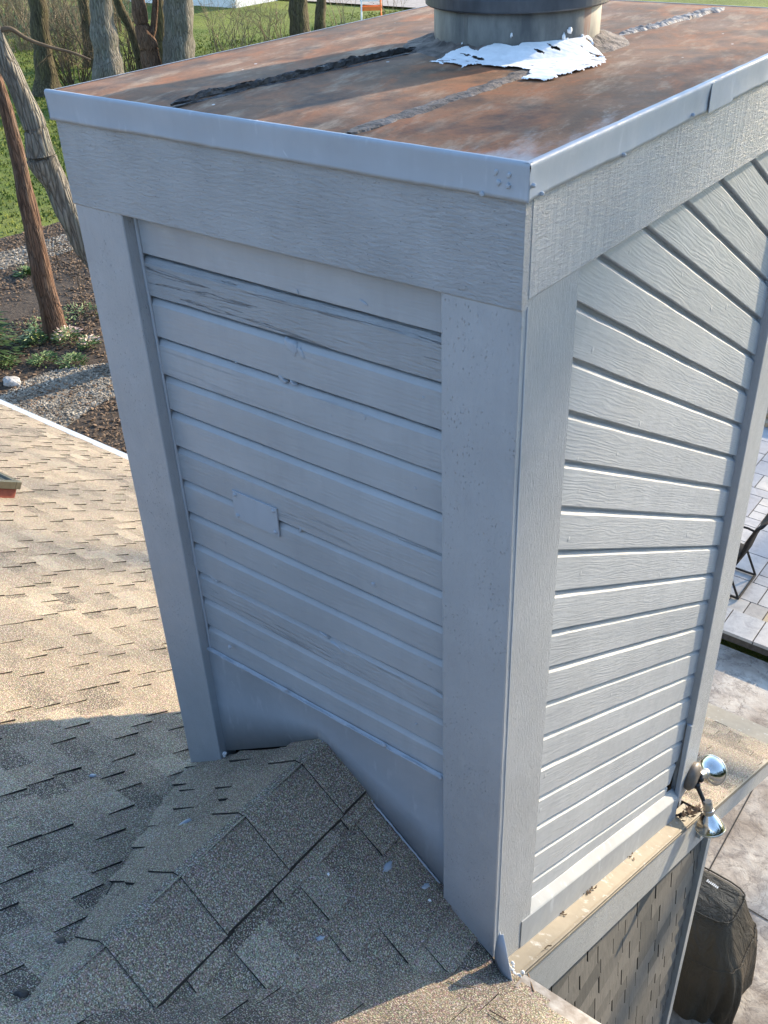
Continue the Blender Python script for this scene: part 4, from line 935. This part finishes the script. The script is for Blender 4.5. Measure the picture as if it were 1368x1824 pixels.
def shrub(base, h, n, m, label, seed, spread=.5, name='bare_shrub', cat='shrub', group=None, r=.012, depth=1):
    rn = random.Random(seed); t = empty(name, base, label, cat, group); mb = MB()
    for i in range(n):
        a = rn.uniform(0, 6.28); s = rn.uniform(0, spread)
        branch(mb, Vector(base) + Vector((math.cos(a), math.sin(a), 0)) * s * .35 * h, (math.cos(a) * s, math.sin(a) * s, 1), h * rn.uniform(.5, 1), r * rn.uniform(.6, 1.2), depth, rn, 3, seg=4)
    mb.build('branches', m, t); return t
gs_ = 'bare shrubs and saplings along the far lawn'
lab = ['tan leafless brush {}']
for i, (u, v, h, n, m, sp, lb) in enumerate([
    (395, 95, 3.2, 16, 'twig_tan', .7, 'airy tan leafless shrub just right of the broad grey trunk'),
    (430, 90, 2.6, 12, 'twig_tan', .6, 'low tan leafless shrub on the lawn above the rusty top'),
    (475, 82, 2.8, 12, 'twig_tan', .7, 'pale leafless shrub left of the pair of dark trunks'),
    (500, 78, 2.2, 8, 'twig_tan', .5, 'small pale sapling touching the thicker dark trunk'),
    (610, 52, 3.0, 8, 'twig_tan', .5, 'thin pale sapling right of the pair of dark trunks'),
    (700, 30, 2.6, 8, 'twig_tan', .6, 'wispy pale shrub beside the flue pipe'),
    (130, 150, 3.0, 20, 'twig_brown', .7, 'brown leafless shrub right of the mossy trunk'),
    (115, 120, 3.6, 26, 'twig_tan', .8, 'dense tan brush behind the brown shrub at upper left'),
    (40, 90, 3.8, 30, 'twig_tan', .9, 'dense tan brush at the upper left corner'),
    (10, 60, 4.2, 30, 'twig_brown', .9, 'dark brown brush filling the top left corner'),
    (235, 130, 3.0, 14, 'twig_brown', .6, 'dark leafless shrub behind the forked pinkish trunk'),
    (150, 70, 5.0, 26, 'twig_tan', .8, 'tall tan brush far behind the thick grey trunk'),
    (90, 40, 5.0, 26, 'twig_brown', .9, 'tall brown brush far behind the mossy trunk'),
    (215, 60, 4.0, 22, 'twig_tan', .8, 'tan brush between the thick grey trunk and the forked one')]):
    shrub(onz(u, v, GZ), h, int(n * (1.6 if u < 300 else 1)), m, lb, 30 + i, sp, group=gs_, r=.03 if u < 300 else .022, depth=2)
# twiggy shrubs near the bed, left of the chimney
for i, (u, v, h, n, lb) in enumerate([(170, 560, 2.4, 9, 'thin bare brown shrub between the leaning grey trunk and the chimney'), (120, 470, 1.6, 7, 'small bare sapling at the lawn edge beside the reddish trunk'), (205, 470, 2.4, 8, 'bare brown whips rising beside the chimney left side')]):
    shrub(onz(u, v, GZ + .25), h, n, 'twig_brown', lb, 60 + i, .6, group='bare shrubs in the mulch bed', r=.010, depth=1)

def leafplant(base, r, h, n, m, m2, label, seed, name='flowering_plant', cat='plant', ls=.04):
    rn = random.Random(seed); t = empty(name, base, label, cat); A_, B_ = MB(), MB(); base = Vector(base)
    for i in range(n):
        a = rn.uniform(0, 6.28); q = rn.random() ** .6; c = base + Vector((math.cos(a) * r * q, math.sin(a) * r * q, h * rn.uniform(.15, 1) * (1 - .5 * q)))
        d = Vector((math.cos(a), math.sin(a), rn.uniform(-.2, .8))).normalized() * ls * rn.uniform(.7, 1.6); s = d.cross(Vector((rn.random(), rn.random(), 1))).normalized() * ls * .35
        (A_ if not (m2 and c.z > base.z + h * .45 and rn.random() < .45) else B_).face([c - d, c + s, c + d, c - s])
    A_.build('foliage', m, t)
    if B_.v: B_.build('blooms', m2, t)
    return t
leafplant(onz(62, 612, GZ + .25), .26, .36, 340, 'green_leaf', 'lime_leaf', 'pale lime green hellebore clump left of the reddish trunk foot', 1)
leafplant(onz(122, 608, GZ + .25), .30, .34, 340, 'green_leaf', 'pink_bloom', 'cream and pink hellebore clump right of the reddish trunk foot', 2)
leafplant(onz(160, 618, GZ + .25), .22, .28, 200, 'green_leaf', 'pink_bloom', 'small pink flowering clump farthest right in the bed by the chimney', 3)
leafplant(onz(78, 645, GZ + .25), .28, .2, 260, 'green_leaf', None, 'low green leafy plant in front of the hellebores', 4, 'leafy_plant')
leafplant(onz(130, 648, GZ + .25), .30, .2, 260, 'green_leaf', None, 'low green leafy plant near the gravel strip, right of its neighbour', 5, 'leafy_plant')
leafplant(onz(15, 650, GZ + .25), .22, .18, 160, 'green_leaf', None, 'low green sprig at the left edge near the pale rock', 6, 'leafy_plant')
leafplant(onz(45, 490, GZ + .25), .25, .2, 140, 'green_leaf', None, 'small tuft of green blades near the wood chip edge', 7, 'leafy_plant', ls=.07)
leafplant(onz(60, 590, GZ + .25), .7, .10, 260, 'green_leaf', None, 'low spreading green creeper left of the reddish trunk', 8, 'leafy_plant')
leafplant(onz(140, 560, GZ + .25), .6, .10, 220, 'green_leaf', None, 'low spreading green creeper behind the reddish trunk', 9, 'leafy_plant')
def conifer(base, h, r, label, seed):
    rn = random.Random(seed); t = empty('conifer', base, label, 'tree'); mb = MB(); mb.tube([base, Vector(base) + Vector((0, 0, h))], [.06, .01], 8); mb.build('trunk', 'bark_olive', t)
    c = MB()
    for i in range(2600):
        q = rn.random(); z = h * (.08 + .9 * q); rr = r * (1 - q) * rn.uniform(.35, 1); a = rn.uniform(0, 6.28); p = Vector(base) + Vector((math.cos(a) * rr, math.sin(a) * rr, z - rr * .25))
        d = Vector((math.cos(a), math.sin(a), -.2)).normalized() * rn.uniform(.08, .16); s = Vector((-math.sin(a), math.cos(a), rn.uniform(-.5, .5))) * .03; c.face([p - d, p + s, p + d, p - s])
    c.build('crown', 'conifer', t)
conifer(onz(-45, 640, GZ + .25), 2.6, 1.0, 'small dark green conifer showing at the left edge beside the mulch bed', 3)
def rock(base, r, label, seed):
    mb = MB(); rows = []
    for i in range(9):
        ph = math.pi * i / 8; rows.append([Vector(base) + Vector((math.sin(ph) * math.cos(t) * r * 1.5, math.sin(ph) * math.sin(t) * r, math.cos(ph) * r * .6)) * 1 + Vector((fbm(math.cos(t) * 2, math.sin(t) * 2, ph + seed), fbm(math.cos(t) * 2 + 9, math.sin(t) * 2, ph + seed), 0)) * r * .35 for t in [2 * math.pi * j / 16 for j in range(16)]])
    mb.grid(rows, close=True); return tag(mb.build('rock', 'rock'), label, 'rock')
rock(onz(20, 680, GZ + .28), .14, 'pale grey boulder in the dark mulch near the left edge', 1)

# ------------------------------------------------------------------ far things
def far_house(x, y, label):
    h = empty('distant_house', (x, y, GZ), label, 'house')
    mb = MB(); mb.box((x - 5, y, GZ), (x + 5, y + 7, GZ + 4)); wl = mb.build('wall', 'houseside', h)
    mb = MB(); z = GZ + 4; mb.face([(x - 5.5, y - .5, z), (x + 5.5, y - .5, z), (x + 5.5, y + 3.5, z + 2.4), (x - 5.5, y + 3.5, z + 2.4)]); mb.face([(x + 5.5, y + 7.5, z), (x - 5.5, y + 7.5, z), (x - 5.5, y + 3.5, z + 2.4), (x + 5.5, y + 3.5, z + 2.4)]); mb.face([(x + 5, y, z), (x + 5, y + 7, z), (x + 5, y + 3.5, z + 2.1)]); mb.face([(x - 5, y, z), (x - 5, y + 7, z), (x - 5, y + 3.5, z + 2.1)]); rf = mb.build('roof', 'roofdark', h); rf.modifiers.new('s', 'SOLIDIFY').thickness = .12
    for dx in (-3, 3): mb = MB(); mb.box((x + dx - .6, y - .04, GZ + 1.2), (x + dx + .6, y - .005, GZ + 2.5)); w_ = mb.build('window', 'winglass', h); mb = MB(); mb.box((x + dx - .7, y - .06, GZ + 1.08), (x + dx + .7, y - .0, GZ + 1.18)); mb.build('sill', 'white', w_)
    mb = MB(); mb.box((x - .5, y - .04, GZ), (x + .5, y - .005, GZ + 2.1)); mb.build('door', 'bronze', h)
p = onz(372, 13, GZ); far_house(p.x - 2.6, p.y, 'distant white sided house at the far side of the lawn above the broad grey trunk')
P = onz(735, 12, GZ); sheet('road', [(P.x - 14, P.y - 1.2), (P.x + 60, P.y - 1.2), (P.x + 60, P.y + 2.6), (P.x - 14, P.y + 2.6)], GZ + .14, 'road')
def barricade():
    b = onz(662, 34, GZ + .1); t = empty('barricade', b, 'orange and white folding barricade on the far lawn beside the road', 'barricade')
    r_ = MR @ Vector((1, 0, 0)); r_.z = 0; r_.normalize(); f = Vector((-r_.y, r_.x, 0))
    for s in (-1, 1):
        for w_ in (-.55, .55):
            mb = MB(); mb.tube([b + r_ * w_ + f * s * .45, b + r_ * w_ * .9 + f * s * .03 + Vector((0, 0, 1.7))], .045, 6); mb.build('leg', 'sealwhite' if w_ < 0 else 'orange', t)
        for k, z in enumerate((.55, 1.0, 1.45)):
            mb = MB(); mb.obox(b - r_ * .6 + f * s * (.45 * (1 - z / 1.7)) + Vector((0, 0, z - .1)), r_ * 1.2, f * .03, (0, 0, .2)); mb.build('board', 'orange' if k != 1 else 'sealwhite', t)
barricade()
# far belt of woods round the lawn (seen only from other positions)
mb = MB(); rn = random.Random(77)
for i in range(260):
    a = R(rn.uniform(20, 200)); rr = rn.uniform(95, 130); b = Vector((rr * math.cos(a), rr * math.sin(a), GZ)); h = rn.uniform(7, 13)
    mb.tube([b, b + Vector((rn.uniform(-.5, .5), rn.uniform(-.5, .5), h))], [.22, .03], 5)
    for k in range(10):
        z = rn.uniform(.3, .95) * h; d = Vector((rn.uniform(-1, 1), rn.uniform(-1, 1), .9)).normalized(); mb.tube([b + Vector((0, 0, z)), b + Vector((0, 0, z)) + d * rn.uniform(1.5, 3.5)], [.07, .01], 3, cap=False)
tag(mb.build('distant_woods', 'twig_brown'), 'far belt of bare trees beyond the lawn', 'woods', kind='stuff')

# unseen evergreens added behind and right of the camera to block low sky light
def sky_block_evergreens():
    mb = MB(); rn = random.Random(8)
    for i in range(84):
        a = R(-168 + 212 * (i + rn.uniform(-.4, .4)) / 84); rr = rn.uniform(26, 40); b = Vector((rr * math.cos(a), rr * math.sin(a) - 3, GZ)); h = rn.uniform(13, 20); r0 = rn.uniform(3, 4.5)
        mb.tube([b, b + Vector((0, 0, h * .9))], [.3, .05], 6, 1)
        for k in range(420):
            q = rn.random() ** 1.3; z = h * (.04 + .96 * q); rad = r0 * (1 - q) ** .8 * rn.uniform(.3, 1); t = rn.uniform(0, 6.28); p = b + Vector((math.cos(t) * rad, math.sin(t) * rad, z - .15 * rad))
            d = Vector((math.cos(t), math.sin(t), -.3)).normalized() * rn.uniform(.5, 1.0); s_ = Vector((-math.sin(t), math.cos(t), rn.uniform(-.6, .6))).normalized() * rn.uniform(.3, .7)
            mb.face([p - d, p + s_, p + d, p - s_])
    tag(mb.build('sky_block_evergreens', ['conifer', 'bark_olive']), 'unseen tall dark evergreens added round the house to block low sky light', 'woods', kind='stuff')
sky_block_evergreens()

# bare trees beyond the patio on the sunny side: their boughs dapple the chimney
for i, (dist, az, h, lb) in enumerate([(48, 14.5, 24, 'tall bare tree beyond the patio, nearest of those on the sunny side'), (60, 17.5, 27, 'tall bare tree beyond the patio, farthest along the sunny side'), (70, 11.0, 28, 'tall bare tree behind the patio bed, set back on the sunny side')]):
    b = Vector((math.sin(R(az)) * dist, math.cos(R(az)) * dist + 1, GZ)); t = empty('bare_tree', b, lb, 'tree', 'bare trees on the sunny side'); rn = random.Random(90 + i)
    mb = MB(); P = [b + Vector((.3 * fbm(z * .2, i), .3 * fbm(z * .2, i + 5), z)) for z in [h * k / 8 for k in range(9)]]; mb.tube(bez(P, 3), [.32 * (1 - .8 * k / 24) for k in range(25)], 12, nz=.2); mb.build('trunk', 'bark_grey', t, smooth=True)
    c = MB()
    for k in range(15):
        z = rn.uniform(.35, 1) * h; a = rn.uniform(0, 6.28); branch(c, b + Vector((0, 0, z)), (math.cos(a), math.sin(a), .55), rn.uniform(3, 6), .13, 2, rn, 4, seg=5)
    c.build('crown', 'twig_brown', t)

# tufts of grass on the parts of the lawn the photograph looks at
mb = MB(); rn = random.Random(31)
for reg, n in ((pz([(-60, 165), (420, 165), (420, 330), (165, 405), (-60, 450)]), 9900), (pz([(-20, 75), (160, 60), (340, 40), (900, 10), (900, 60), (340, 165), (160, 170), (-20, 175)]), 16000)):
    xs = [p[0] for p in reg]; ys = [p[1] for p in reg]; k = 0; gd = 0
    while k < n and gd < n * 10:
        gd += 1; x = rn.uniform(min(xs), max(xs)); y = rn.uniform(min(ys), max(ys))
        if not inpoly(x, y, reg): continue
        k += 1; a = rn.uniform(0, 6.28); w_ = rn.uniform(.02, .05); h = rn.uniform(.04, .13); c = Vector((x, y, GZ + (.0 if n < 10000 else .02))); u = Vector((math.cos(a), math.sin(a), 0)) * w_
        mb.face([c - u, c + u, c + u * .3 + Vector((rn.uniform(-.04, .04), rn.uniform(-.04, .04), h))])
tag(mb.build('grass_tufts', 'grass'), 'short green grass tufts on the sunlit lawn', 'grass', kind='stuff')
